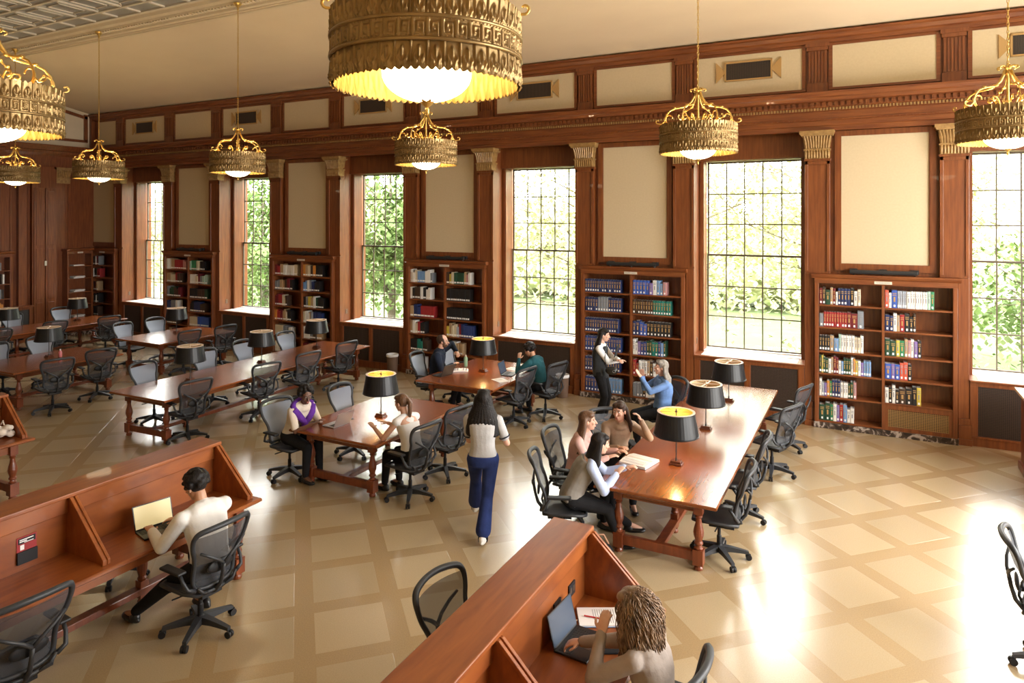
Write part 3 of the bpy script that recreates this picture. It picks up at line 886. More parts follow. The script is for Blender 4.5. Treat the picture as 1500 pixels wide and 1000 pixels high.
# ------------------------------------------------------------------ tables
def turned_leg(m, x, y, z0=0.0, z1=.70):
    m.lathe([(.030, 0), (.044, .008), (.046, .03), (.034, .05), (.040, .06)], 14, x, y, z0)
    m.box(x - .052, y - .052, z0 + .06, x + .052, y + .052, z0 + .215)
    m.lathe([(.040, .215), (.048, .228), (.034, .243), (.030, .255), (.046, .272), (.046, .285), (.034, .30), (.040, .325), (.052, .36), (.055, .39), (.048, .43), (.034, .48), (.027, .53), (.034, .545), (.042, .552), (.030, .565), (.038, .58)], 14, x, y, z0)
    m.box(x - .045, y - .045, z0 + .58, x + .045, y + .045, z1)
def center_leg(m, x, y):
    m.lathe([(.028, 0), (.040, .01), (.042, .03), (.030, .05), (.036, .06)], 12, x, y)
    m.box(x - .04, y - .04, .06, x + .04, y + .04, .22)
    m.lathe([(.036, .22), (.044, .24), (.032, .26), (.046, .32), (.050, .38), (.034, .46), (.026, .54), (.038, .56), (.034, .58), (.034, .69)], 12, x, y)
def top_slab(m, hw, y0, y1, z=.75, t=.042, x0=None, x1=None):
    x0 = -hw if x0 is None else x0; x1 = hw if x1 is None else x1
    lv = [(0.020, z - t), (0.0, z - t + .014), (0.0, z - .010), (.010, z)]
    rings = [[Vector((x0 + i, y0 + i, zz)), Vector((x1 - i, y0 + i, zz)), Vector((x1 - i, y1 - i, zz)), Vector((x0 + i, y1 - i, zz))] for i, zz in lv]
    m.loft(rings)
tables = {}
def table(key, label, cx, cy, wd, ln, rz=0):
    root = thing('library_table', label, 'table', (cx, cy, 0), R(rz), 'library tables')
    hw, hl = wd / 2, ln / 2
    m = MB(); top_slab(m, hw, -hl, hl); m.build('table_top', 'wood_table', root)
    lx, ly = hw - .22, hl - .20
    m = MB()
    for s_ in (-1, 1):
        m.box(s_ * lx - .018, -ly, .60, s_ * lx + .018, ly, .708)
        m.box(-lx, s_ * ly - .018, .60, lx, s_ * ly + .018, .708)
        m.box(-lx, s_ * ly - .026, .60, lx, s_ * ly + .026, .615)
    m.build('apron', 'wood_table', root)
    for sx in (-1, 1):
        for sy in (-1, 1):
            m = MB(); turned_leg(m, 0, 0); o = m.build('leg', 'wood_leg', root, smooth=False); o.location = (sx * lx, sy * ly, 0)
    for sy in (-1, 1):
        m = MB(); m.box(-lx + .05, sy * ly - .03, .09, lx - .05, sy * ly + .03, .19); m.build('end_stretcher', 'wood_leg', root, bevel=.006)
    m = MB(); m.box(-.05, -ly + .03, .10, .05, ly - .03, .16); m.build('long_stretcher', 'wood_leg', root, bevel=.006)
    if ln > 4:
        for yy in (-ly + .72, 0, ly - .72):
            m = MB(); center_leg(m, 0, 0); o = m.build('centre_leg', 'wood_leg', root); o.location = (0, yy, 0)
        for yy in (-ly + .72, ly - .72):
            m = MB(); m.box(-lx, yy - .02, .60, lx, yy + .02, .70); m.build('cross_rail', 'wood_leg', root)
    return root
table('R', 'long cherrywood table with three black lamps, five people seated along its near end side', -1.99, 9.56, 1.30, 5.22)
bpy.data.objects['library_table']['label'] = 'long cherrywood table holding three lamps and the thick open book'
table('M', 'short cherrywood table between the woman in a purple scarf and the ponytailed woman', -6.27, 7.89, 1.50, 2.08)
table('F', 'short cherrywood table where the bearded man sits', -6.35, 11.0, 1.58, 2.10)
table('L1', 'long empty cherrywood table lined with chairs on both sides', -10.55, 9.53, 1.36, 5.16, 1.6)
table('L2', 'short empty cherrywood table in front of the second bookcase from the corner', -15.08, 11.07, 1.62, 2.10)
table('L3', 'short cherrywood table with a small pink bottle beside its lamp', -14.80, 7.95, 1.62, 2.10)
table('L4', 'long cherrywood table nearest the end wall', -19.3, 9.6, 1.40, 5.1, 3.5)

# ------------------------------------------------------------------ reading lamps
def lamp_build(lit):
    root = thing('reading_lamp', 'x', 'lamp')
    m = MB(); m.box(-.075, -.06, 0, .075, .06, .022); m.box(-.06, -.048, .022, .06, .048, .05); m.build('base', 'lamp_base', root, bevel=.004)
    m = MB(); m.lathe([(.014, .05), (.014, .07), (.007, .08), (.007, .50), (.012, .505), (.012, .52)], 10); m.build('stem', 'black_metal', root)
    m = MB(); zb, zt, rb, rt = .345, .615, .258, .214
    seg = 40
    outer = [(rb, zb), (rb + .006, zb), (rb + .006, zb + .012), (rb, zb + .014), (rt, zt - .012), (rt + .004, zt - .010), (rt + .004, zt)]
    vs = []; m.lathe(outer, seg, cap=False); m.build('shade', 'lamp_black', root, smooth=False)
    m = MB(); m.lathe([(rt - .003, zt - .002), (rb - .004, zb + .001)], seg, cap=False); m.build('shade_lining', 'gold_inside' if lit else 'lamp_inner', root, smooth=True)
    m = MB()
    w0 = .026
    m.lathe([(rt + .004, zt), (rt + .004, zt + .004), (rt - w0, zt + .004), (rt - w0, zt - .002), (rt - .002, zt - .002)], seg, cap=False)
    m.build('shade_ring', 'lamp_ring', root)
    ns = 3
    for q in range(ns):
        a = math.pi * q / ns + .4
        m = MB(); c_, s_ = math.cos(a), math.sin(a)
        if lit: m.tube([(c_ * (rt - .02), s_ * (rt - .02), zt), (-c_ * (rt - .02), -s_ * (rt - .02), zt)], .0022, 5)
        else: m.tube([(c_ * (rt - .01), s_ * (rt - .01), zt), (-c_ * (rt - .01), -s_ * (rt - .01), zt)], .008, 6, flat=.4)
        m.build('spoke', 'black_metal' if lit else 'lamp_ring', root)
    m = MB(); m.lathe([(.004, .52), (.006, .60), (.012, .61), (.014, .622), (.006, .632), (.010, .640), (.002, .655)], 10); m.build('finial', 'black_metal' if lit else 'lamp_ring', root)
    m = MB(); m.ell((0, 0, .50), (.030, .030, .042)); m.build('bulb', 'bulb_on' if lit else 'lamp_inner', root, smooth=True)
    return root
LAMPS = [('R1', (-1.998, 7.97), True, 'black-shaded lamp glowing gold inside, beside the thick open book'),
         ('R2', (-1.973, 9.49), False, 'unlit black-shaded lamp, middle one of three on the table with the book'),
         ('R3', (-1.954, 11.10), False, 'unlit black-shaded lamp nearest the window on the table with the book'),
         ('M', (-6.276, 7.90), True, 'black-shaded lamp glowing gold inside, beside the ponytailed woman'),
         ('F', (-6.39, 11.06), True, 'black-shaded lamp glowing gold inside, in front of the bearded man'),
         ('L1a', (-10.62, 8.05), False, 'unlit black-shaded lamp at the carrel end of the long empty table'),
         ('L1b', (-10.70, 9.72), False, 'unlit black-shaded lamp at the middle of the long empty table'),
         ('L1c', (-10.80, 11.35), False, 'unlit black-shaded lamp at the window end of the long empty table'),
         ('L2', (-15.30, 11.21), False, 'unlit black-shaded lamp on the short table by the second bookcase from the corner'),
         ('L3', (-14.98, 8.05), False, 'unlit black-shaded lamp beside the small pink bottle'),
         ('L4a', (-18.95, 9.22), False, 'unlit black-shaded lamp at the middle of the table nearest the end wall'),
         ('L4b', (-19.55, 11.25), False, 'unlit black-shaded lamp at the window end of the table nearest the end wall')]
proto = {}
for nm, (x, y), lit, lab in LAMPS:
    if lit not in proto: proto[lit] = lamp_build(lit); r = proto[lit]
    else: r = copy_tree(proto[lit])
    r.location = (x, y, .751); r['label'] = lab; r['group'] = 'black-shaded reading lamps on the tables'
    if lit:
        d = bpy.data.lights.new('lamp_light', 'POINT'); d.energy = 9; d.color = (1, .62, .26); d.shadow_soft_size = .04
        o = bpy.data.objects.new('lamp_light', d); C.objects.link(o); o.location = (x, y, .751 + .44)

# ------------------------------------------------------------------ study carrels with sloping dividers
def carrel(label, xf, y1, y0, sign=1):
    root = thing('study_carrel', label, 'carrel', (xf, y1, 0), 0, 'study carrels')
    L = y1 - y0
    m = MB(); top_slab(m, 0, -L, 0, .76, .045, -1.12, 0); m.build('desk_top', 'wood_carrel', root)
    m = MB(); m.box(-.86, -L + .05, .76, -.60, -.07, 1.235); m.build('back_board', 'wood_carrel', root)
    m = MB(); m.box(-.60, -L + .08, 1.10, -.575, -.10, 1.235); m.build('top_rail', 'wood_carrel', root, bevel=.008)
    m = MB(); m.box(-.885, -L + .02, 1.235, -.545, -.045, 1.272); m.build('cap_board', 'wood_carrel', root, bevel=.008)
    yy = -.09; k = 0
    while yy > -L:
        m = MB(); poly = [(-.60, .76), (-.075, .76), (-.075, .80), (-.545, 1.235), (-.60, 1.235)]
        m.prism(poly, 'y', yy - .022, yy + .022); p = m.build('divider', 'wood_carrel', root)
        m = MB()
        m.prism([(-.068, .762), (-.068, .808), (-.53, 1.240), (-.56, 1.240), (-.095, .79), (-.095, .762)], 'y', yy - .034, yy - .010)
        m.prism([(-.068, .762), (-.068, .808), (-.53, 1.240), (-.56, 1.240), (-.095, .79), (-.095, .762)], 'y', yy + .006, yy + .030)
        m.build('edge_trim', 'wood_carrel', p, bevel=.003)
        m = MB(); m.prism([(-.86, .76), (-1.05, .76), (-.88, 1.235), (-.86, 1.235)], 'y', yy - .022, yy + .022); m.build('divider', 'wood_carrel', root)
        yy -= 1.48; k += 1
    m = MB(); m.box(-1.0, -L + .2, .60, -.97, -.2, .715); m.box(-.14, -L + .2, .60, -.12, -.2, .715); m.box(-1.0, -.22, .60, -.12, -.2, .715); m.build('apron', 'wood_carrel', root)
    for lx in (-.12, -1.0):
        for ly in (-.21, -L + .21):
            m = MB(); turned_leg(m, 0, 0, 0, .715); o = m.build('leg', 'wood_leg', root); o.location = (lx, ly, 0)
    for ly in (-.21, -L + .21):
        m = MB(); m.box(-.95, ly - .03, .09, -.17, ly + .03, .19); m.build('end_stretcher', 'wood_leg', root, bevel=.006)
    m = MB(); m.box(-.61, -L + .2, .10, -.51, -.2, .16); m.build('long_stretcher', 'wood_leg', root, bevel=.006)
    yy = -.93
    while yy > -L + .3:
        m = MB(); center_leg(m, 0, 0); o = m.build('centre_leg', 'wood_leg', root); o.location = (-.56, yy, 0); yy -= 1.48
    return root
cA = carrel('study carrel where the man in the white sweater sits', -5.53, 5.03, .3)
cB = carrel('study carrel where the curly-haired woman sits', -1.33, 5.0, .5)
cD = carrel('study carrel with a white bag on its desk', -9.67, 5.03, .3)
# sockets and sticker on the carrels
for y_ in (4.62, 4.36):
    m = MB(); m.box(0, -.055, -.045, .012, .055, .045); o = m.build('power_outlet', 'black_plastic'); o.location = (-1.93, y_, .93)
    m = MB()
    for q in (-.025, .025): m.box(.012, q - .014, -.02, .014, q + .014, .02)
    m.build('socket_face', 'grille_bar', o)
    tag(o, 'black desk outlet %s on the carrel back board above the papers' % ('nearer the end divider' if y_ > 4.5 else 'nearer the open laptop'), 'outlet', 'outlets on the carrel')
m = MB(); m.box(0, -.075, -.11, .004, .075, .055); o = m.build('sticker', 'cover_r'); o.location = (-6.128, 3.12, .98)
tag(o, 'red and black notice sticker on the carrel back board', 'sticker')
m = MB(); m.box(.004, -.065, .0, .006, .065, .045); m.build('black_band', 'black_plastic', o)
m = MB(); m.box(.006, -.055, .028, .007, .05, .036); m.box(.006, -.055, .014, .007, .0, .022); m.box(.006, -.02, .004, .007, .05, .010); m.build('band_lettering', 'white_paper', o, kind='stuff')
m = MB(); m.box(.004, -.05, -.05, .006, -.02, -.01); m.build('white_mark', 'white_paper', o)
m = MB(); m.box(.0, -.075, -.16, .02, .075, -.062); m.build('socket_plate', 'black_plastic', o)
# corner of a display case at the edge of the room
root = thing('display_case', 'red mahogany case with a pale bright top beside the last radiator cover', 'case', (2.5, 11.2, 0))
m = MB(); m.box(-.58, -1.0, 0, .6, 1.0, .12); m.box(-.55, -.97, .12, .57, .97, 1.12); m.build('body', 'wood_leg', root, bevel=.01)
m = MB(); m.box(-.62, -1.04, 1.12, .64, 1.04, 1.16); m.build('top', 'lamp_ring', root, bevel=.006)
# waste bins
for x, y, lab in ((-9.82, 12.78, 'bronze waste bin beside the radiator cover near the bearded man'), (-5.50, 12.72, 'bronze waste bin with a pale liner near the standing woman')):
    root = thing('waste_bin', lab, 'bin', (x, y, 0), 0, 'waste bins')
    m = MB(); m.lathe([(.11, 0), (.115, .01), (.135, .44), (.128, .44), (.11, .02)], 24); m.build('body', 'bin_body', root)
    m = MB(); m.lathe([(.138, .40), (.144, .42), (.142, .455), (.13, .46), (.122, .44), (.11, .25)], 24, cap=False); m.build('bin_liner', 'bin_liner', root, smooth=True)

# ------------------------------------------------------------------ office chairs
def chair_build(fabric='chair_mesh'):
    root = thing('office_chair', 'x', 'chair')
    legm = MB()
    legm.loft([[Vector((x, a * wd, z + b * h)) for a, b in ((-1, -1), (1, -1), (1, 1), (-1, 1))] for x, z, wd, h in ((.02, .110, .032, .034), (.12, .105, .026, .026), (.24, .088, .021, .018), (.305, .076, .018, .014))])
    legm.tube([(.295, 0, .085), (.30, 0, .045)], .010, 6)
    lm = legm.mesh('leg', 'graphite')
    cm = MB()
    for s_ in (-.016, .016):
        cm.tube([(.305, s_ - .010, .030), (.305, s_ + .010, .030)], .030, 12)
    cm.box(.285, -.008, .03, .325, .008, .062)
    cme = cm.mesh('caster', 'black_plastic')
    for q in range(5):
        o = bpy.data.objects.new('leg', lm); C.objects.link(o); o.parent = root; o.rotation_euler.z = 2 * math.pi * q / 5 + .3
        c_ = bpy.data.objects.new('caster', cme); C.objects.link(c_); c_.parent = o
    m = MB(); m.lathe([(.035, .08), (.035, .14), (.025, .15), (.025, .24), (.018, .25), (.018, .36)], 12); m.build('gas_column', 'black_plastic', root)
    m = MB(); m.box(-.13, -.07, .35, .10, .07, .41); m.box(-.16, -.10, .36, -.06, .10, .40); m.tube([(.0, .07, .38), (.02, .26, .39)], .008); m.tube([(.0, -.07, .38), (.02, -.26, .39)], .008)
    m.build('tilt_mechanism', 'black_plastic', root, bevel=.008)
    # seat
    loop = [(-.20, -.17, .44), (-.21, 0, .435), (-.20, .17, .44), (-.10, .235, .46), (.06, .25, .47), (.20, .24, .465), (.255, .16, .44), (.262, 0, .432), (.255, -.16, .44), (.20, -.24, .465), (.06, -.25, .47), (-.10, -.235, .46)]
    m = MB(); m.tube(loop, .017, 6, closed=True); m.build('seat_frame', 'graphite', root, smooth=True)
    m = MB(); ctr = (0.03, 0, .437)
    m.add([ctr] + [tuple(Vector(p) * .55 + Vector(ctr) * .45 - Vector((0, 0, .004))) for p in loop] + loop, [(0, 1 + i, 1 + (i + 1) % 12) for i in range(12)] + [(1 + i, 13 + i, 13 + (i + 1) % 12, 1 + (i + 1) % 12) for i in range(12)])
    m.build('seat', 'seat_mesh', root, smooth=True)
    # back
    half = [(0, .48), (.10, .482), (.175, .50), (.198, .56), (.200, .64), (.205, .71), (.225, .78), (.255, .86), (.268, .93), (.262, .985), (.225, 1.02), (.12, 1.035), (0, 1.04)]
    def bx(y, z):
        t = (z - .48) / .56
        return -.205 - .135 * t - .035 * math.sin(t * 3.1) * (-1) * .0 - .05 * (t > .45) * (t - .45) + .06 * (y / .27) ** 2 - .03 * math.sin(math.pi * min(t / .6, 1))*(-1)
    full_ = [(y, z) for y, z in half] + [(-y, z) for y, z in reversed(half[1:-1])]
    def cr(pts, n=3):
        out = []; N = len(pts)
        for i in range(N):
            p0, p1, p2, p3 = pts[i - 1], pts[i], pts[(i + 1) % N], pts[(i + 2) % N]
            for j in range(n):
                t = j / n
                out.append(tuple(.5 * (2 * p1[a] + (p2[a] - p0[a]) * t + (2 * p0[a] - 5 * p1[a] + 4 * p2[a] - p3[a]) * t * t + (3 * p1[a] - p0[a] - 3 * p2[a] + p3[a]) * t ** 3) for a in (0, 1)))
        return out
    sm = cr(full_)
    outl = [(bx(y, z), y, z) for y, z in sm]
    m = MB(); m.tube(outl, [.019 + .006 * max(0, (z - .9) / .14) for _, _, z in outl], 6, closed=True); m.build('back_frame', 'graphite', root, smooth=True)
    # woven back: rows across the outline
    m = MB(); rows = []
    zs = [.485 + (.1 + .9 * i / 12 - .1) * .545 for i in range(13)]
    def hw(z):
        for (y0, z0), (y1, z1) in zip(half, half[1:]):
            if z0 <= z <= z1 and z1 > z0: return y0 + (y1 - y0) * (z - z0) / (z1 - z0)
        return 0.05
    vs = []; fs = []
    for i, z in enumerate(zs):
        z = min(z, 1.032)
        for j in range(9):
            y = hw(z) * (-1 + j / 4)
            vs.append((bx(y, z) + .004, y, z))
    for i in range(12):
        for j in range(8):
            a = i * 9 + j; fs.append((a, a + 1, a + 10, a + 9))
    m.add(vs, fs); m.build('backrest', fabric, root, smooth=True)
    m = MB()
    b0 = Vector((-.20, 0, .42)); b1 = Vector((-.30, 0, .60)); b2_ = Vector((-.315, 0, .68))
    m.tube([(-.12, 0, .39), b0, (-.27, 0, .50), b1, b2_], [.022, .022, .018, .016, .016], 8)
    for s_ in (-1, 1):
        m.tube([b2_, (-.325, s_ * .06, .735), (-.32, s_ * .14, .79), (-.30, s_ * .215, .84)], [.015, .014, .013, .011], 8)
        m.tube([(-.20, s_ * .05, .42), (-.235, s_ * .15, .47), (-.225, s_ * .19, .52)], .013, 6)
    m.build('back_support', 'graphite', root, smooth=True)
    m = MB(); m.ell((-.262, 0, .655), (.016, .13, .055)); m.build('lumbar_pad', 'black_plastic', root, smooth=True)
    for s_ in (-1, 1):
        m = MB(); m.tube([(-.21, s_ * .20, .50), (-.20, s_ * .265, .53), (-.16, s_ * .285, .60), (-.12, s_ * .285, .655)], [.018, .017, .015, .015], 8)
        a = m.build('armrest', 'graphite', root, smooth=True)
        m = MB(); m.box(-.16, s_ * .285 - .042, .655, .10, s_ * .285 + .042, .680); m.build('arm_pad', 'black_plastic', a, bevel=.011)
    return root
CH = [
 # x, y, heading, label
 (-1.42, 7.50, 186, 'dark mesh office chair nearest the leg at the bare side of the long table'),
 (-1.40, 8.62, 184, 'dark mesh office chair tucked second along the bare side of the book table'),
 (-1.22, 10.30, 158, 'dark mesh office chair third along the bare side of the book table, turned out'),
 (-1.16, 11.55, 162, 'dark mesh office chair nearest the window, bare side of the book table'),
 (-2.99, 6.92, 22, 'dark mesh office chair holding the woman in the grey knitted vest'),
 (-3.17, 7.68, 5, 'dark mesh office chair holding the woman in the pink top'),
 (-2.98, 8.52, -58, 'dark mesh office chair holding the woman in the beige sweater'),
 (-2.92, 10.78, 222, 'dark mesh office chair holding the woman in the blue denim shirt'),
 (-7.22, 7.06, -6, 'mesh office chair holding the woman in the purple scarf'),
 (-6.98, 8.15, 2, 'empty mesh office chair beside the woman in the purple scarf'),
 (-5.26, 7.22, 172, 'dark mesh office chair holding the ponytailed woman'),
 (-5.30, 8.10, 168, 'empty dark mesh office chair beside the ponytailed woman'),
 (-7.40, 10.80, 8, 'mesh office chair holding the bearded man'),
 (-7.28, 11.62, 4, 'empty pale mesh office chair under the bearded man\'s raised elbow'),
 (-5.52, 10.62, 170, 'empty dark mesh office chair beside the person in the teal sweater'),
 (-5.22, 11.30, 165, 'dark mesh office chair holding the person in the teal sweater'),
 (-5.22, 4.06, 178, 'dark mesh office chair holding the man in the white sweater'),
 (-5.42, 2.66, 176, 'empty dark mesh office chair at the carrel beside the red sticker'),
 (-6.78, 4.28, 4, 'mesh office chair pushed under the far side of the white sweater carrel'),
 (-2.47, 4.12, -6, 'empty brown-black mesh office chair behind the curly-haired woman\'s carrel'),
 (-1.20, 4.05, 176, 'dark mesh office chair holding the curly-haired woman'),
 (1.34, 6.88, -4, 'mesh office chair standing alone on the brightest floor'),
 (-9.86, 7.42, 170, 'dark mesh office chair first from the carrel end along the long empty table'),
 (-9.82, 8.86, 166, 'dark mesh office chair second from the carrel end along the long empty table'),
 (-9.86, 9.92, 168, 'dark mesh office chair second from the window end along the long empty table'),
 (-9.95, 11.10, 170, 'dark mesh office chair nearest the window along the long empty table'),
 (-11.22, 7.78, 4, 'sheen-painted mesh office chair at the carrel end, far side of the long empty table'),
 (-11.32, 9.08, -4, 'sheen-painted mesh office chair second from the carrels, far side of the long empty table'),
 (-11.38, 10.10, 3, 'sheen-painted mesh office chair half hidden behind the middle lamp of the long empty table'),
 (-11.40, 11.30, 0, 'sheen-painted mesh office chair nearest the window, far side of the long empty table'),
 (-14.12, 10.52, 172, 'dark mesh chair away from the window, near side of the second bookcase table'),
 (-13.98, 11.42, 168, 'dark mesh chair nearer the window, near side of the second bookcase table'),
 (-15.95, 10.45, 6, 'sheen-painted mesh chair away from the window, far side of the second bookcase table'),
 (-15.98, 11.30, 0, 'sheen-painted mesh chair nearer the window, far side of the second bookcase table'),
 (-13.50, 7.32, 168, 'dark mesh office chair at the carrel end of the table with the pink bottle'),
 (-13.72, 8.28, 164, 'dark mesh office chair at the far end of the table with the pink bottle'),
 (-15.70, 7.55, 4, 'sheen-painted mesh office chair at the carrel end, far side of the pink bottle table'),
 (-15.70, 8.40, 0, 'sheen-painted mesh office chair at the window end, far side of the pink bottle table'),
 (-18.20, 8.60, 166, 'dark mesh office chair first along the near side of the table by the end wall'),
 (-18.32, 9.90, 170, 'dark mesh office chair in the middle, near side of the table by the end wall'),
 (-17.95, 11.05, 168, 'dark mesh office chair by the window, near side of the table by the end wall'),
 (-20.15, 10.05, 2, 'sheen-painted mesh office chair in the middle, far side of the table by the end wall'),
 (-20.25, 11.35, 0, 'sheen-painted mesh office chair by the window, far side of the table by the end wall'),
]
c0 = chair_build(); c1 = None
rr = random.Random(11)
for i, (x, y, a, lab) in enumerate(CH):
    pale = -60 < a < 30 and x < -6.5 and i != 18  # backs seen from the front take the mesh with sheen in its colour
    if pale and c1 is None: c1 = chair_build('chair_mesh_painted_sheen'); c = c1
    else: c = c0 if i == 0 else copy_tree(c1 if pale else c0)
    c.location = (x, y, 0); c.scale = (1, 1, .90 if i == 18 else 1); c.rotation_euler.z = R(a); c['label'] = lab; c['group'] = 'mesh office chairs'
    sp = rr.uniform(0, 1.25)
    for ch in c.children:
        if ch.name.startswith('leg'): ch.rotation_euler.z += sp

# ------------------------------------------------------------------ chandeliers
def smooth01(t): t = max(0, min(1, t)); return t * t * (3 - 2 * t)
def leaf_h(u, v):
    # one palmette: petals fanning up from a base, an arched border and a stem between neighbours
    x = (u - .5) * 2
    dy = (v - .08) * 1.3
    r = math.hypot(x, dy); a = math.atan2(x, dy + 1e-6)
    petals = max(0.0, math.cos(a * 5.5))
    tip = .62 + .30 * math.cos(a * .8)
    inside = smooth01((tip - r) * 7)
    curl = max(0.0, math.sin(r * 16 - abs(a) * 2.5)) * .35
    stem = math.exp(-((abs(x) - .97) / .07) ** 2)
    return inside * (.25 + .75 * petals ** .7 * min(1, r * 3) + curl * (r < .35)) + .75 * stem * (v > .08)
KEY = ["1111111110", "1000000010", "1011111010", "1010001010", "1010111010", "1010000010", "1011111110"]
KEY = ["11111111", "10000001", "10111101", "10100101", "10110101", "10000101", "11111101"]
def key_h(u, v):
    i = int(u * 8) % 8; j = int((1 - v) * 7)
    j = min(6, max(0, j))
    return 1.0 if KEY[j][i] == '1' else 0.0
def band(m, r, z0, z1, nu, nv, fn, scal_top=0, scal_bot=0, count=48, amp=.008, flare=0.0, inner=False):
    vs = []; fs = []
    for j in range(nv + 1):
        v = j / nv
        for i in range(nu):
            u = i / nu * count; fu = u - math.floor(u)
            z = z0 + (z1 - z0) * v
            edge = abs(math.sin(2 * math.pi * fu))
            if scal_top and v > .9: z += scal_top * edge * (v - .9) * 10
            if scal_bot and v < .1: z -= scal_bot * edge * (.1 - v) * 10
            rr_ = r + amp * fn(fu, v) + flare * (v if scal_top else (1 - v)) ** 3
            a = 2 * math.pi * i / nu
            vs.append((rr_ * math.cos(a), rr_ * math.sin(a), z))
    for j in range(nv):
        for i in range(nu):
            i2 = (i + 1) % nu
            fs.append((j * nu + i, j * nu + i2, (j + 1) * nu + i2, (j + 1) * nu + i))
    m.add(vs, fs)
CHN = 'the chandeliers'
def chandelier_build():
    root = thing('chandelier', 'x', 'chandelier')
    # origin: centre of the lower rim; shade 0..0.36
    NL = 40
    m = MB(); band(m, .485, 0, .125, NL * 20, 16, leaf_h, 0, .016, NL, .017, .008); m.build('lower_leaf_band', 'brass_shade', root, smooth=True)
    m = MB(); band(m, .485, .235, .36, NL * 20, 16, leaf_h, .016, 0, NL, .017, .008); m.build('upper_leaf_band', 'brass_shade', root, smooth=True)
    m = MB(); band(m, .490, .135, .225, 46 * 16, 14, key_h, 0, 0, 46, .010)
    for z, rad in ((.125, .010), (.231, .010)):
        m.tube([(.497 * math.cos(2 * math.pi * k / 72), .497 * math.sin(2 * math.pi * k / 72), z) for k in range(72)], rad, 6, closed=True)
    m.build('greek_key_band', 'brass_shade', root, smooth=True)
    bd = MB()
    for z in (.142, .218):
        for k in range(150):
            a = 2 * math.pi * k / 150; bd.lathe([(.0, -.005), (.005, 0), (.0, .005)], 4, .500 * math.cos(a), .500 * math.sin(a), z, cap=False)
    bd.build('bead_moulding', 'brass_shade', root, kind='stuff')
    m = MB(); band(m, .480, 0.0, .36, NL * 8, 14, lambda u, v: -leaf_h(u, v % .33 * 3), .016, .016, NL, .010, .008); m.build('shade_lining', 'gold_inside', root, smooth=True)
    m = MB(); prof = []
    for i in range(11):
        t = math.pi / 2 * i / 10
        prof.append((max(.004, .235 * math.sin(t)), -.085 + .145 * (1 - math.cos(t))))
    prof += [(.235, .10), (.22, .12)]
    m.lathe(prof, 36, cap=False); m.build('glass_bowl', 'bowl_glass', root, smooth=True)
    m = MB()
    m.lathe([(.004, -.155), (.010, -.145), (.012, -.125), (.006, -.115), (.020, -.105), (.035, -.092), (.02, -.082)], 12)
    for k in range(8):
        a = 2 * math.pi * k / 8; c_, s_ = math.cos(a), math.sin(a)
        m.add([(c_ * .02 - s_ * .016, s_ * .02 + c_ * .016, -.090), (c_ * .02 + s_ * .016, s_ * .02 - c_ * .016, -.090), (c_ * .075, s_ * .075, -.076)], [(0, 1, 2)])
    m.build('bowl_finial', 'brass_arm', root)
    m = MB(); m.lathe([(.235, .11), (.245, .12), (.245, .135), (.225, .135)], 36, cap=False)
    for k in range(4):
        a = math.pi * k / 4; m.tube([(.48 * math.cos(a), .48 * math.sin(a), .16), (-.48 * math.cos(a), -.48 * math.sin(a), .16)], .007, 5)
    m.build('bowl_ring', 'brass_arm', root)
    m = MB(); m.lathe([(.030, .16), (.055, .18), (.06, .22), (.03, .26), (.022, .30), (.035, .33), (.038, .44), (.018, .46), (.014, .60), (.014, .74), (.022, .76), (.018, .80), (.035, .82), (.02, .85), (.006, .88)], 14); m.build('centre_stem', 'brass_arm', root, smooth=False)
    armm = MB()
    def spiral(cx, cz, r0, r1, a0, a1, n=14):
        return [(cx + (r0 + (r1 - r0) * i / (n - 1)) * math.cos(a0 + (a1 - a0) * i / (n - 1)), 0, cz + (r0 + (r1 - r0) * i / (n - 1)) * math.sin(a0 + (a1 - a0) * i / (n - 1))) for i in range(n)]
    main = [(.03, 0, .80), (.05, 0, .74), (.09, 0, .67), (.15, 0, .62), (.23, 0, .605), (.30, 0, .595), (.365, 0, .565), (.41, 0, .51), (.42, 0, .45), (.40, 0, .40), (.36, 0, .375)]
    armm.tube(main, [.016, .014, .013, .013, .013, .012, .012, .012, .011, .010, .008], 6, flat=.35, up=(0, 1, 0))
    armm.tube(spiral(.36, .455, .095, .03, -1.6, 2.9), .009, 6, flat=.5, up=(0, 1, 0))
    out = [(.41, 0, .50), (.43, 0, .43), (.47, 0, .39), (.515, 0, .395)] + spiral(.52, .425, .03, .012, -1.5, 2.6, 8)
    armm.tube(out, .009, 6, flat=.5, up=(0, 1, 0))
    armm.tube([(.09, 0, .36), (.11, 0, .45), (.14, 0, .50), (.18, 0, .50)] + spiral(.165, .475, .03, .012, .9, -2.8, 7), .011, 6, flat=.5, up=(0, 1, 0))
    armm.tube([(.02, 0, .82), (.05, 0, .85), (.085, 0, .84)] + spiral(.085, .825, .018, .008, 1.4, -2.5, 6), .009, 6, flat=.5, up=(0, 1, 0))
    for p in ((.15, .625), (.30, .60)): armm.box(p[0] - .016, -.018, p[1] - .012, p[0] + .016, .018, p[1] + .012)
    am = armm.mesh('scroll_arm', 'brass_arm', True)
    for k in range(6):
        o = bpy.data.objects.new('scroll_arm', am); C.objects.link(o); o.parent = root; o.rotation_euler.z = 2 * math.pi * k / 6 + .45
    m = MB(); z = .86; k = 0; top = TOPZ
    while z < top - .10:
        lk = [(math.cos(t) * .011, 0, math.sin(t) * .026) for t in [2 * math.pi * q / 8 for q in range(8)]]
        if k % 2: lk = [(0, x_, z_) for x_, _, z_ in lk]
        m.tube([(x_, y_, z + .024 + z_) for x_, y_, z_ in lk], .0045, 4, closed=True); z += .043; k += 1
    m.build('chain', 'brass_arm', root, kind='stuff')
    m = MB(); m.lathe([(.008, top - .14), (.02, top - .12), (.015, top - .09), (.06, top - .03), (.085, top - .01), (.085, top)], 16); m.build('ceiling_canopy', 'brass_arm', root)
    return root
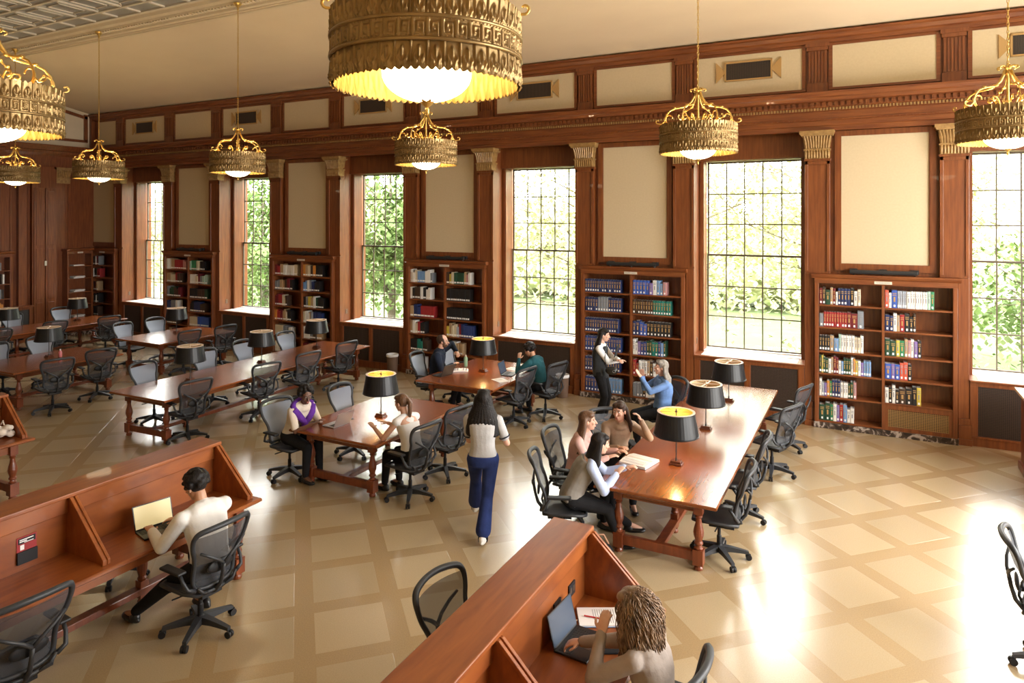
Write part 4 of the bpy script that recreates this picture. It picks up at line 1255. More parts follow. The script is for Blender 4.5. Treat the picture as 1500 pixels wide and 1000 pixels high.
ZR1, ZR2 = 4.49, 4.34
TOPZ = 7.72 - ZR1
CHS = [(-2.0, 9.13, ZR1, 'brass drum chandelier hanging above the long table with the book'), (-6.34, 9.13, ZR1, 'small-looking brass drum chandelier hanging above the bearded man\'s table'),
       (-10.68, 9.13, ZR1, 'brass drum chandelier hanging above the long empty table'), (-15.06, 9.13, ZR1, 'brass drum chandelier second from the end wall in the window row'), (-18.42, 9.13, ZR1, 'brass drum chandelier nearest the end wall'),
       (1.38, 9.35, ZR1, 'brass drum chandelier in front of the window beyond the vented bookcase'),
       (-2.07, 2.99, ZR2, 'huge close brass drum chandelier with leaf and key bands, cut by the top'), (-6.36, 2.98, ZR2, 'large brass drum chandelier half outside the picture, above the white bag carrel')]
ch0 = None
for x, y, z, lab in CHS:
    if ch0 is None: ch0 = chandelier_build(); c = ch0
    else: c = copy_tree(ch0)
    c.location = (x, y, z); c['label'] = lab; c['group'] = 'brass chandeliers'
    c.rotation_euler.z = rr.uniform(-.2, .2)
    for dz, e in ((.20, LAMP_W),):
        d = bpy.data.lights.new('chandelier_light', 'POINT'); d.energy = e; d.color = (1, .77, .50); d.shadow_soft_size = .15 if dz < 0 else .09
        o = bpy.data.objects.new('chandelier_light', d); C.objects.link(o); o.location = (x, y, z + dz)

# ------------------------------------------------------------------ outside: lawn, trees, pale building
noisy('lawn', (0.07, 0.10, 0.03), (0.11, 0.15, 0.05), (1, 1, 1), 2.0, 0.9)
noisy('leaf_green', (0.10, 0.17, 0.045), (0.20, 0.30, 0.09), (1, 1, 1), 1.5, 0.7)
noisy('leaf_pale', (0.44, 0.48, 0.24), (0.62, 0.64, 0.40), (1, 1, 1), 1.5, 0.7)
noisy('bark', (0.10, 0.08, 0.06), (0.20, 0.16, 0.12), (4, 4, 1), 4, 0.9)
noisy('stone_pale', (0.62, 0.60, 0.56), (0.72, 0.70, 0.66), (1, 1, 1), 2, 0.8)
mb = MB(); mb.box(-120, 14.3, -1.5, 60, 120, -1.2); struct(mb, 'ground', 'lawn')
mb = MB(); mb.box(-120, -60, -1.5, 60, -1.9, -1.2); g = struct(mb, 'ground', 'lawn')
def tree(x, y, h, r, mat, nleaf, label, seed, sz=.22, branches=10, zc=None):
    rn = random.Random(seed)
    root = thing('tree', label, 'tree', (x, y, -1.2), 0, 'trees outside the windows')
    m = MB(); m.tube([(0, 0, 0), (.1, 0, h * .3), (-.1, .1, h * .6), (0, 0, h * .9)], [.18, .13, .08, .03], 8); m.build('trunk', 'bark', root)
    tips = []
    for k in range(branches):
        a = rn.uniform(0, 6.28); z0 = h * rn.uniform(.15, .6)
        tip = Vector((r * rn.uniform(.5, .95) * math.cos(a), r * rn.uniform(.5, .95) * math.sin(a), z0 + h * rn.uniform(.0, .35)))
        mid_ = Vector((tip.x * .5, tip.y * .5, z0 + (tip.z - z0) * .7)) + Vector((rn.uniform(-.4, .4), rn.uniform(-.4, .4), 0))
        m = MB(); m.tube([(0, 0, z0), mid_, tip], [.05, .03, .012], 5)
        for q in range(4):
            t2 = tip + Vector((rn.uniform(-1.5, 1.5), rn.uniform(-1.5, 1.5), rn.uniform(-.6, 1.2))); m.tube([mid_.lerp(tip, rn.uniform(.1, .9)), t2], [.02, .006], 4); tips.append(t2)
        m.build('branch', 'bark', root)
    m = MB(); clus = [Vector((rn.gauss(0, r * .42), rn.gauss(0, r * .42), (zc or h * .5) + rn.gauss(0, h * .22))) for _ in range(70)] + tips
    for k in range(nleaf):
        c = rn.choice(clus) + Vector((rn.gauss(0, .45), rn.gauss(0, .45), rn.gauss(0, .4)))
        if c.z < .2: continue
        M = Matrix.Rotation(rn.uniform(0, 6.28), 3, 'Z') @ Matrix.Rotation(rn.uniform(-1.2, 1.2), 3, 'X')
        s_ = sz * rn.uniform(.6, 1.2)
        m.add([c + M @ Vector(p) for p in ((-s_ * .35, 0, 0), (0, -s_ * .5, 0), (s_ * .35, 0, 0), (0, s_ * .5, .0))], [(0, 1, 2, 3)])
    m.build('foliage', mat, root, kind='stuff')
# positions lie on lines of sight through each window
tree(-16.6, 21.5, 7.6, 2.7, 'leaf_green', 9000, 'dense green tree outside the third window from the corner', 1, .26, 10, 4.0)
tree(-24.6, 22.5, 7.6, 2.9, 'leaf_green', 9000, 'dense green tree outside the second window from the corner', 2, .26, 10, 4.0)
tree(-34.5, 25.0, 7.0, 3.2, 'leaf_pale', 6000, 'pale tree outside the window nearest the corner', 3, .28, 10, 3.6)
tree(-7.4, 22.0, 8.6, 4.4, 'leaf_pale', 13000, 'budding tree with thin branches between the two middle windows', 4, .20, 24, 4.2)
tree(-0.4, 23.0, 8.6, 4.2, 'leaf_pale', 12000, 'budding tree with thin branches outside the window before the vented bookcase', 5, .20, 24, 4.2)
tree(5.6, 25.0, 5.2, 3.4, 'leaf_green', 7000, 'low bushy tree outside the window past the vented bookcase', 6, .24, 8, 2.4)
def hedge_row():
    rn = random.Random(21); m = MB()
    for k in range(16000):
        x = rn.uniform(-75, 3); y = rn.uniform(36, 42); z = -1.2 + abs(rn.gauss(0, 3.0)) if rn.random() < .3 else rn.uniform(-1.2, 4.8 + 1.2 * math.sin(x * .35))
        c = Vector((x, y, z)); M = Matrix.Rotation(rn.uniform(0, 6.28), 3, 'Z') @ Matrix.Rotation(rn.uniform(-1.2, 1.2), 3, 'X'); s_ = rn.uniform(.4, .9)
        m.add([c + M @ Vector(p) for p in ((-s_ * .4, 0, 0), (0, -s_ * .5, 0), (s_ * .4, 0, 0), (0, s_ * .5, 0))], [(0, 1, 2, 3)])
    o = m.build('treeline', 'leaf_pale', kind='stuff'); tag(o, 'pale distant treeline across the lawn', 'trees')
hedge_row()
root = thing('building', 'pale stone building seen through the window past the vented bookcase', 'building', (14, 46, -1.2))
m = MB(); m.box(-12, 0, 0, 10, 8, 11); m.box(-12.3, -.4, 11, 10.3, 8.4, 11.6); m.build('wall', 'stone_pale', root)
for i in range(6):
    for j in range(3):
        m = MB(); m.box(-11 + i * 3.5, -.06, 1.2 + j * 3.3, -9.7 + i * 3.5, .05, 3.1 + j * 3.3); w_ = m.build('window', 'sill_white', root)
        m = MB(); m.box(-10.9 + i * 3.5, -.09, 1.3 + j * 3.3, -9.8 + i * 3.5, -.05, 3.0 + j * 3.3); m.build('pane', 'laylight_glass', w_)

# ------------------------------------------------------------------ people
plain('skin_light', (0.62, 0.36, 0.26), 0.5)
plain('skin_tan', (0.50, 0.27, 0.17), 0.5)
plain('skin_brown', (0.14, 0.062, 0.036), 0.45)
plain('lip', (0.42, 0.13, 0.12), 0.4)
plain('eye_white', (0.75, 0.73, 0.70), 0.3)
plain('iris', (0.03, 0.018, 0.012), 0.3)
noisy('hair_black', (0.006, 0.005, 0.005), (0.016, 0.012, 0.011), (14, 14, 1.2), 6, 0.55, 0.5, bscale=70, spec=.25)
noisy('hair_dark_brown', (0.022, 0.011, 0.007), (0.055, 0.027, 0.016), (14, 14, 1.2), 6, 0.55, 0.5, bscale=70, spec=.3)
noisy('hair_brown', (0.06, 0.028, 0.014), (0.16, 0.075, 0.035), (14, 14, 1.2), 6, 0.45, 0.5, bscale=70)
noisy('hair_curly', (0.075, 0.040, 0.022), (0.33, 0.21, 0.125), (2, 2, 2), 9, 0.5, 0.3)
noisy('hair_grey', (0.13, 0.11, 0.095), (0.30, 0.27, 0.23), (14, 14, 1.5), 6, 0.5, 0.4, bscale=60)
def cloth(name, c, rough=.85, k=1.25):
    noisy(name, tuple(v / k for v in c), tuple(min(1, v * k) for v in c), (1, 1, 1), 9, rough, 0.25, bscale=38, spec=.2)
cloth('cloth_white', (.72, .71, .70), k=1.05)
cloth('cloth_cream', (.66, .58, .50), k=1.05)
cloth('cloth_grey', (.44, .43, .43), k=1.07)
cloth('cloth_denim', (.020, .035, .130))
cloth('cloth_blue_shirt', (.13, .23, .46))
cloth('cloth_pale_blue', (.42, .50, .72), k=1.08)
cloth('cloth_black', (.012, .012, .014))
cloth('cloth_navy', (.014, .020, .038))
cloth('cloth_teal', (.018, .085, .105))
cloth('cloth_beige', (.36, .26, .19), k=1.12)
cloth('cloth_knit_grey', (.27, .25, .23), k=1.1)
cloth('cloth_pink', (.58, .36, .32), k=1.1)
cloth('cloth_purple', (.11, .03, .28))
cloth('cloth_vest', (.035, .038, .042))
cloth('cloth_taupe', (.33, .28, .25), k=1.1)
plain('shoe_black', (.012, .012, .013), .3)
plain('shoe_white', (.75, .73, .70), .5)

def ik(a, t, l1, l2, hint):
    a = Vector(a); t = Vector(t); d = t - a; L = d.length
    mx = (l1 + l2) * .995
    if L > mx: t = a + d * (mx / L); d = t - a; L = mx
    if L < .08: L = .08
    ca = (l1 * l1 + L * L - l2 * l2) / (2 * l1 * L)
    ca = max(-1, min(1, ca))
    u = d.normalized(); h = Vector(hint); h = (h - u * h.dot(u))
    if h.length < 1e-4: h = u.orthogonal()
    h.normalize()
    return a + u * (l1 * ca) + h * (l1 * math.sqrt(max(0, 1 - ca * ca))), t
def remesh(o, vox, it=4, fac=.5):
    m = o.modifiers.new('surface', 'REMESH'); m.mode = 'VOXEL'; m.voxel_size = vox; m.use_smooth_shade = True
    if it:
        s_ = o.modifiers.new('smooth', 'SMOOTH'); s_.iterations = it; s_.factor = fac
def ring(c, right, fwd, w, d, n=20, sq=2.4):
    out = []
    for k in range(n):
        a = 2 * math.pi * k / n; ca, sa = math.cos(a), math.sin(a)
        x = abs(ca) ** (2 / sq) * (1 if ca >= 0 else -1); y = abs(sa) ** (2 / sq) * (1 if sa >= 0 else -1)
        out.append(c + right * (w * x) + fwd * (d * y))
    return out
def person(label, wx, wy, heading, pose='sit', lean=8, side=0, turn=0, hyaw=0, hpitch=0, hroll=0, lh=None, rh=None, lf=None, rf=None, size=1.0, male=False,
           skin='skin_light', hair=('long', 'hair_black', .4), top='cloth_white', sleeve=None, sleeve_len=1.0, bottom='cloth_black', shoe='shoe_black', lhint=(-.2, .5, -1), rhint=(-.2, -.5, -1),
           seat=.47, wide=1.0, beard=False, glasses=False, vest=None, extra=None, scarf=None, flare=1.0, lcurl=.5, rcurl=.5, bare=False, group=None, hpos=None):
    root = thing('person', label, 'person', (wx, wy, 0), R(heading))
    ch_, sh_ = math.cos(R(heading)), math.sin(R(heading))
    def L(p):
        dx, dy = p[0] - wx, p[1] - wy
        return Vector((dx * ch_ + dy * sh_, -dx * sh_ + dy * ch_, p[2]))
    k = size
    sw = (.205 if male else .178) * k * wide; hipw = (.095) * k
    zp = (seat + .10) if pose == 'sit' else .90 * k
    P = Vector((0, 0, zp))
    up = (Matrix.Rotation(R(lean), 3, 'Y') @ Matrix.Rotation(R(side), 3, 'X')) @ Vector((0, 0, 1))
    Rt = Matrix.Rotation(R(turn), 3, 'Z')
    left = Rt @ Vector((0, 1, 0)); left = (left - up * left.dot(up)).normalized(); fwd = left.cross(up).normalized()
    T = .50 * k
    def along(t, f=0): return P + up * (T * t) + fwd * f
    curve = lambda t: -.02 * math.sin(math.pi * t)
    prof = [(-.16, .125, .105), (-.05, .165, .115), (.08, .160, .110), (.25, .132, .098), (.42, .128, .098), (.62, .148, .112), (.80, .160, .110), (.92, .150, .085), (1.0, .085, .065)]
    if male: prof = [(-.16, .13, .105), (-.05, .160, .115), (.08, .158, .115), (.25, .150, .112), (.42, .155, .115), (.62, .172, .122), (.80, .182, .115), (.92, .17, .09), (1.0, .09, .07)]
    def torso(m, inf=0.0, t0=-1, t1=2, ww=1.0):
        rs = [ring(along(t, curve(t)), left, fwd, (w * k * wide + inf) * ww, d * k * (1 + (wide - 1) * .9) + inf) for t, w, d in prof if t0 <= t <= t1]
        m.loft(rs)
    neck0 = along(.97); neckt = along(1.0) + up * .085 * k + fwd * .012
    sL = along(.90) + left * sw; sR = along(.90) - left * sw
    hL = P + left * hipw; hR = P - left * hipw
    HM = Matrix.Rotation(R(hyaw + turn), 3, 'Z') @ Matrix.Rotation(R(hpitch), 3, 'Y') @ Matrix.Rotation(R(hroll), 3, 'X')
    if pose != 'sit' and False: pass
    hc = neckt + HM @ Vector((.022 * k, 0, .095 * k))
    ua, fa = .285 * k, .245 * k
    th, shn = .42 * k, .42 * k
    def handle(s, tgt, hint):
        if tgt is None: t = s + Vector((.05, 0, -.52 * k))
        else: t = L(tgt)
        return ik(s, t, ua, fa, Vector(hint))
    eL, wL = handle(sL, lh, lhint); eR, wR = handle(sR, rh, rhint)
    def footh(h, tgt, dflt):
        t = L(tgt) if tgt else dflt
        t = Vector((t.x, t.y, t.z + .085))
        return ik(h, t, th, shn, Vector((1, 0, .25)) if pose == 'sit' else Vector((1, 0, 0)))
    if pose == 'sit':
        kL, aL = footh(hL, lf, Vector((.42, .11, 0))); kR, aR = footh(hR, rf, Vector((.38, -.11, 0)))
    else:
        kL, aL = footh(hL, lf, Vector((.02, .10, 0))); kR, aR = footh(hR, rf, Vector((-.02, -.10, 0)))
    # ---- body: one surface
    m = MB()
    torso(m, -.006)
    m.cap(neck0 - up * .04, neckt + up * .02, .056 * k, .050 * k)
    def H(p): return hc + HM @ (Vector(p) * k)
    m.ell(H((-.010, 0, .022)), (.097 * k, .076 * k, .096 * k), HM)
    m.ell(H((.022, 0, -.030)), (.070 * k, .060 * k, .085 * k), HM)
    m.ell(H((.055, 0, -.088)), (.030 * k, .034 * k, .024 * k), HM)
    m.cap(H((.088, 0, .012)), H((.112, 0, -.030)), .010 * k, .014 * k, 8)
    m.ell(H((.088, 0, -.062)), (.014 * k, .026 * k, .012 * k), HM)
    for s_ in (-1, 1):
        m.ell(H((-.004, s_ * .078, -.008)), (.018 * k, .010 * k, .030 * k), HM)
        m.ell(H((.078, s_ * .030, .028)), (.014 * k, .026 * k, .009 * k), HM)
        m.ell(H((.068, s_ * .040, -.020)), (.02 * k, .02 * k, .02 * k), HM)
    thk = 1.1 if male else .92
    for s_, e_, w_ in ((sL, eL, wL), (sR, eR, wR)):
        m.cap(s_, e_, .052 * k * thk, .040 * k * thk); m.cap(e_, w_, .040 * k * thk, .027 * k * thk)
    for h_, k_, a_ in ((hL, kL, aL), (hR, kR, aR)):
        m.cap(h_, k_, .088 * k, .056 * k); m.cap(k_, a_, .054 * k, .036 * k); m.cap(a_, a_ + Vector((.12, 0, -.045)), .034, .026)
    # ---- hands: palm and five fingers each
    for sgn, e_, w_, curl in ((1, eL, wL, lcurl), (-1, eR, wR, rcurl)):
        d = (w_ - e_).normalized()
        n = Vector((0, 0, -1)); n = (n - d * n.dot(d))
        if n.length < .2: n = fwd - d * fwd.dot(d)
        n.normalize()            # palm normal (towards what it lies on)
        s2 = d.cross(n).normalized()
        thumb = s2 if s2.dot(-left * sgn) > 0 else -s2
        pc = w_ + d * .045 * k
        M = Matrix((d, thumb, n)).transposed()
        m.ell(pc, (.050 * k, .038 * k, .016 * k), M)
        for q in range(4):
            off = (.028 - q * .0187) * k
            ln = (.072, .080, .075, .060)[q] * k
            b0 = w_ + d * .075 * k + thumb * off
            d1 = (d + n * curl * .5 + thumb * off * 2).normalized(); d2 = (d + n * curl * 1.3).normalized(); d3 = (d * .7 + n * curl * 2.0).normalized()
            p1 = b0 + d1 * ln * .45; p2 = p1 + d2 * ln * .32; p3 = p2 + d3 * ln * .25
            m.cap(b0 - d * .012, p1, .0095 * k, .0088 * k, 8); m.cap(p1, p2, .0088 * k, .008 * k, 8); m.cap(p2, p3, .008 * k, .007 * k, 8)
        t0 = w_ + d * .025 * k + thumb * .028 * k
        t1 = t0 + (d * .55 + thumb * .75 + n * .2).normalized() * .036 * k; t2 = t1 + (d * .9 + thumb * .25 + n * .3).normalized() * .030 * k
        m.cap(t0, t1, .0125 * k, .010 * k, 8); m.cap(t1, t2, .010 * k, .0085 * k, 8)
    body = m.build('body', skin, root, smooth=True); remesh(body, .0062, 2, .5)
    # face details
    for s_ in (-1, 1):
        m = MB(); m.ell(H((.086, s_ * .030, .012)), (.007 * k, .013 * k, .0075 * k), HM, 10, 6); ey = m.build('eye', 'eye_white', root, smooth=True)
        m = MB(); m.ell(H((.0915, s_ * .030, .012)), (.003 * k, .0062 * k, .0066 * k), HM, 8, 6); m.build('iris', 'iris', ey, smooth=True)
        m = MB(); m.cap(H((.092, s_ * .014, .032)), H((.083, s_ * .050, .036)), .0035 * k, .0025 * k, 6); m.build('eyebrow', hair[1] if hair else 'hair_black', root)
    m = MB(); m.ell(H((.100, 0, -.058)), (.006 * k, .021 * k, .0045 * k), HM, 10, 5); m.ell(H((.098, 0, -.067)), (.006 * k, .018 * k, .005 * k), HM, 10, 5); m.build('mouth', 'lip', root, smooth=True)
    if glasses:
        m = MB()
        for s_ in (-1, 1):
            m.tube([H((.104, s_ * .033 + .022 * math.cos(t), .010 + .018 * math.sin(t))) for t in [2 * math.pi * q / 12 for q in range(12)]], .0022 * k, 5, closed=True)
            m.tube([H((.102, s_ * .055, .014)), H((.0, s_ * .083, .010))], .002 * k, 4)
        m.tube([H((.106, -.011, .014)), H((.106, .011, .014))], .002 * k, 4)
        m.build('glasses', 'black_metal', root)
    if beard:
        m = MB(); m.ell(H((.034, 0, -.070)), (.062 * k, .056 * k, .050 * k), HM)
        for s_ in (-1, 1): m.ell(H((.030, s_ * .052, -.035)), (.03 * k, .014 * k, .045 * k), HM)
        b_ = m.build('beard', beard, root, smooth=True); remesh(b_, .006, 2)
    # ---- shirt
    inf = .014
    vm = vest
    def upper(m, inf, arms, frac=1.0, t1=1.0):
        torso(m, inf, -.06 if pose == 'sit' else -.02, t1)
        if arms: m.cap(along(.97), along(1.04) + fwd * .005, .068 * k, .064 * k)
        if arms: m.cap(along(.93) - left * .07 * k - fwd * .02, along(.93) + left * .07 * k - fwd * .02, .088 * k, .088 * k); m.cap(along(.80) - fwd * .035, along(.98) - fwd * .02, .10 * k, .075 * k)
        m.ell(along(.90), (.12 * k, .12 * k, .055 * k))
        for s_ in (sL, sR): m.cap(along(.985), s_ + up * .004, .058 * k, .060 * k)
        if arms:
            for s_, e_, w_ in ((sL, eL, wL), (sR, eR, wR)):
                m.ell(s_, (.064 * k * thk, .064 * k * thk, .062 * k * thk))
                if frac > .55:
                    m.cap(s_, e_, .064 * k * thk, .054 * k * thk)
                    f = (frac - .5) * 2; m.cap(e_, e_ + (w_ - e_) * (f * .97), .054 * k * thk, (.054 - .014 * f) * k * thk)
                else:
                    m.cap(s_, s_ + (e_ - s_) * frac * 2, .066 * k * thk, .060 * k * thk)
    if vm:
        m = MB()
        for s_, e_, w_ in ((sL, eL, wL), (sR, eR, wR)):
            m.ell(s_, (.062 * k, .062 * k, .060 * k)); m.cap(s_, e_, .062 * k, .054 * k); m.cap(e_, e_ + (w_ - e_) * .95, .056 * k, .042 * k)
        m.ell(along(.93), (.10 * k, .10 * k, .05 * k))
        for s_ in (sL, sR): m.cap(along(.985), s_ + up * .004, .056 * k, .056 * k)
        m.cap(along(.97), along(1.03), .066 * k, .060 * k)
        o = m.build('shirt', top, root, smooth=True); remesh(o, .010, 3)
        m = MB(); torso(m, .024, -.2, .97); m.ell(along(.88), (.13 * k, .15 * k, .06 * k)); o = m.build('vest', vm, root, smooth=True); remesh(o, .010, 3)
    else:
        m = MB(); upper(m, inf, not bare, sleeve_len, .90 if bare else 1.0); o = m.build('shirt', top, root, smooth=True); remesh(o, .009, 3)
    if extra == 'trim':
        for s_, e_ in ((sL, eL), (sR, eR)):
            q = s_ + (e_ - s_) * sleeve_len * 2; u = (e_ - s_).normalized()
            n_ = u.orthogonal().normalized(); m = MB(); m.tube([q + (n_ * math.cos(t) + u.cross(n_) * math.sin(t)) * .060 * k for t in [2 * math.pi * z_ / 16 for z_ in range(16)]], .007, 5, closed=True); m.build('cuff_band', 'cloth_navy', root, smooth=True)
    # ---- trousers or skirt
    m = MB()
    rs = [ring(along(t, curve(t)), left, fwd, w * k * wide + .016, d * k * wide + .016) for t, w, d in ((-.18, .10, .09), (-.14, .155, .112), (-.02, .170, .122), (.10, .162, .115))]
    m.loft(rs)
    for h_, k_, a_ in ((hL, kL, aL), (hR, kR, aR)):
        m.cap(h_, k_, .100 * k, .070 * k)
        m.cap(k_, a_ + (k_ - a_) * (.08 if flare < 1.2 else .15), .069 * k, .048 * k * flare)
    o = m.build('trousers', bottom, root, smooth=True); remesh(o, .011, 3)
    for nm, a_, k_ in (('l', aL, kL), ('r', aR, kR)):
        m = MB(); tt = Vector((.15, 0, 0))
        m.ell(a_ + Vector((.045, 0, -.052)), (.135, .045, .034)); m.ell(a_ + Vector((-.02, 0, -.030)), (.055, .042, .050)); m.ell(a_ + Vector((.10, 0, -.056)), (.078, .048, .028))
        o = m.build('shoe', shoe, root, smooth=True); remesh(o, .007, 2)
        if shoe == 'shoe_white':
            for q in (-.02, .01, .04):
                m = MB(); m.box(a_.x + .03 + q, a_.y - .052, a_.z - .07, a_.x + .042 + q, a_.y + .052, a_.z - .02); m.build('shoe_stripe', 'cloth_black', o)
    # ---- hair
    if hair:
        style, hm, ln = hair
        m = MB()
        m.ell(H((-.022, 0, .034)), (.100 * k, .086 * k, .098 * k), HM)
        if style in ('long', 'drape', 'pony', 'bob', 'curly'):
            m.ell(H((.030, .030, .082)), (.058 * k, .05 * k, .036 * k), HM); m.ell(H((.030, -.030, .082)), (.058 * k, .05 * k, .036 * k), HM)
        if style == 'short':
            m.ell(H((.03, 0, .088)), (.062 * k, .062 * k, .032 * k), HM)
            for s_ in (-1, 1): m.ell(H((-.01, s_ * .070, .010)), (.05 * k, .018 * k, .055 * k), HM)
        if style == 'thin':
            m = MB(); m.ell(H((-.030, 0, .030)), (.088 * k, .083 * k, .090 * k), HM)
            for s_ in (-1, 1): m.ell(H((.0, s_ * .068, .010)), (.04 * k, .018 * k, .05 * k), HM)
        if style == 'afro':
            rn = random.Random(5)
            for q in range(150):
                u = Vector((rn.gauss(-.25, 1), rn.gauss(0, 1), rn.gauss(.45, 1))).normalized()
                if u.x > .45 and u.z < .55: continue
                if u.z < -.45: continue
                p = Vector((-.015 + u.x * .098, u.y * .094, .036 + u.z * .098)) * k
                m.ell(hc + HM @ p * 1.08, (.023 * k, .023 * k, .023 * k), None, 6, 4)
        if style in ('long', 'drape', 'bob'):
            gz = Vector((0, 0, -1))
            back = HM @ Vector((-1, 0, 0))
            bb = -fwd
            nb = 13
            for q in range(nb):
                a = -1.3 + 2.6 * q / (nb - 1)
                st = H((-.075 * math.cos(a * .85), .082 * math.sin(a * 1.05), .03))
                p1 = H((-.090 * math.cos(a * .85), .096 * math.sin(a * 1.05), -.07))
                sp = .115 if style == 'drape' else .065
                outw = (left * math.sin(a) * sp + bb * (.055 * math.cos(a) + .01)) * k
                p2 = Vector((p1.x, p1.y, p1.z)) + gz * (ln * .30) * k + outw * .7
                p3 = p2 + gz * (ln * .38) * k * (1 - .12 * abs(a)) + outw * .12 - up * 0
                p3 += -Vector((up.x, up.y, 0)) * (ln * .30)
                m.cap(st, p1, .030 * k, .030 * k, 8); m.cap(p1, p2, .030 * k, .028 * k, 8); m.cap(p2, p3, .030 * k, .022 * k, 8)
        if style == 'pony':
            p0 = H((-.115, 0, .045)); p1 = p0 + Vector((-.045, 0, -.05)); p2 = p1 + Vector((.0, 0, -.12)) * k; p3 = p2 + Vector((.02, 0, -.14)) * k
            m.cap(p0, p1, .024, .030, 10); m.cap(p1, p2, .032, .030, 10); m.cap(p2, p3, .030, .012, 10)
        if style == 'bun':
            m.ell(H((-.115, 0, .02)), (.045, .05, .045), HM)
            for s_ in (-1, 1): m.ell(H((-.01, s_ * .072, .0)), (.055 * k, .020 * k, .065 * k), HM)
        if style == 'curly':
            m.ell(H((-.040, 0, .008)), (.106 * k, .106 * k, .106 * k), HM); m.ell(H((-.062, 0, -.09)), (.080 * k, .105 * k, .11 * k))
        o = m.build('hair', hm, root, smooth=True); remesh(o, .008, 3)
        if style == 'curly':
            rn = random.Random(9); cm = MB()
            for q in range(760):
                u = Vector((rn.gauss(-.35, 1), rn.gauss(0, 1), rn.gauss(.25, .9))).normalized()
                if u.x > .35 and u.z < .72: continue
                if u.z < -.5: continue
                c0_ = Vector((-.030 + u.x * .112, u.y * .108, .020 + u.z * .108)) * k
                base = hc + HM @ c0_; hz = Vector((u.x, u.y, 0)); hz = HM @ hz
                Lc = rn.uniform(.16, .36); fr = rn.uniform(45, 80); ph = rn.uniform(0, 6.28); rr_ = rn.uniform(.006, .011)
                n1 = Vector((rn.gauss(0, 1), rn.gauss(0, 1), 0)).normalized(); n2 = Vector((0, 0, 1)).cross(n1)
                pts = []
                for t in range(13):
                    q_ = t / 12; out_ = .055 * math.sin(min(1, q_ * 1.6) * math.pi / 2) * (.6 + .4 * hz.length)
                    pts.append(base + hz.normalized() * out_ + Vector((0, 0, -Lc * q_ ** 1.2 + .015 * math.sin(q_ * 3))) + n1 * math.cos(ph + fr * Lc * q_) * rr_ + n2 * math.sin(ph + fr * Lc * q_) * rr_)
                cm.tube(pts, [.0042] * 11 + [.003, .002], 4)
            cm.build('curl', hm, o, smooth=True, kind='stuff')
    if scarf:
        m = MB()
        pts = [along(.97) + left * .17 * math.cos(a) * k + fwd * (.10 * math.sin(a) + .02) * k + up * (.01 + .04 * (1 - abs(math.cos(a)))) for a in [math.pi + math.pi * q / 8 for q in range(9)]]
        m.tube(pts, .045 * k, 8)
        fr_ = along(.58, .145 * k)
        for s_ in (-1, 1):
            m.tube([along(.97) + left * s_ * .17 * k + fwd * .02, along(.86, .10 * k) + left * s_ * .12 * k, along(.70, .14 * k) + left * s_ * .05 * k, fr_], [.05, .05, .045, .03], 8)
        m.ell(fr_, (.045, .05, .05)); m.tube([fr_, along(.45, .15 * k) + left * .04], [.035, .02], 8); m.tube([fr_, along(.42, .15 * k) - left * .05], [.035, .02], 8)
        o = m.build('scarf', scarf, root, smooth=True); remesh(o, .010, 3)
    root['_j'] = 0
    del root['_j']
    return root, dict(wL=wL, wR=wR, eL=eL, eR=eR, L=L, along=along)

person('man with curly black hair in a white sweater, back turned, typing at a carrel laptop', -5.18, 4.13, 174, lean=14, hyaw=8, hpitch=22, male=True, size=1.0,
       lh=(-5.68, 3.92, .83), rh=(-5.70, 4.20, .83), lf=(-5.86, 3.86, 0), rf=(-5.50, 4.32, 0), skin='skin_tan', hair=('afro', 'hair_black', 0), top='cloth_white', bottom='cloth_black')
person('seated woman with glasses and a purple sweater tied over a white blouse', -7.20, 7.10, -4, lean=24, hyaw=-22, hpitch=14, glasses=True, size=.98,
       lh=(-6.74, 7.18, .82), rh=(-6.72, 6.98, .82), skin='skin_brown', hair=('afro', 'hair_black', 0), top='cloth_cream', sleeve_len=.40, bottom='cloth_black', scarf='cloth_purple')
person('ponytailed woman in a sleeveless white top, leaning over the table with open hands', -5.28, 7.29, 168, lean=16, hyaw=10, hpitch=10, size=.95,
       lh=(-5.78, 7.14, .86), rh=(-5.76, 7.40, .86), skin='skin_light', hair=('pony', 'hair_brown', .3), top='cloth_white', bare=True, bottom='cloth_black', lcurl=.1, rcurl=.1)
person('woman in a grey short-sleeved top and wide blue jeans, walking away across the floor', -3.92, 6.78, 112, pose='stand', lean=2, size=.975, hair=('drape', 'hair_black', .50),
       lf=(-4.22, 7.12, .06), rf=(-3.80, 6.56, 0), lh=(-4.12, 7.04, 1.02), rh=(-3.80, 7.10, 1.02), lhint=(-1, .5, -.6), rhint=(-1, -.5, -.6), skin='skin_light', top='cloth_grey', sleeve_len=.36, bottom='cloth_denim', flare=1.9, shoe='shoe_white', extra='trim')
person('bearded man in a dark navy shirt with one elbow up on the next chair', -7.35, 10.92, 10, lean=9, turn=12, hyaw=6, hpitch=2, male=True, size=1.04,
       rh=(-7.02, 10.98, .83), lh=(-7.12, 11.27, 1.03), lhint=(-.2, 1.0, .45), skin='skin_light', hair=('thin', 'hair_dark_brown', 0), beard='hair_brown', glasses=True, top='cloth_navy', bottom='cloth_black')
person('person in a teal sweater with short black hair, head bent over papers', -5.30, 11.30, 168, lean=20, hyaw=4, hpitch=26, size=.98,
       lh=(-5.72, 11.22, 1.02), rh=(-5.76, 11.46, .82), skin='skin_tan', hair=('afro', 'hair_black', 0), top='cloth_teal', bottom='cloth_black')
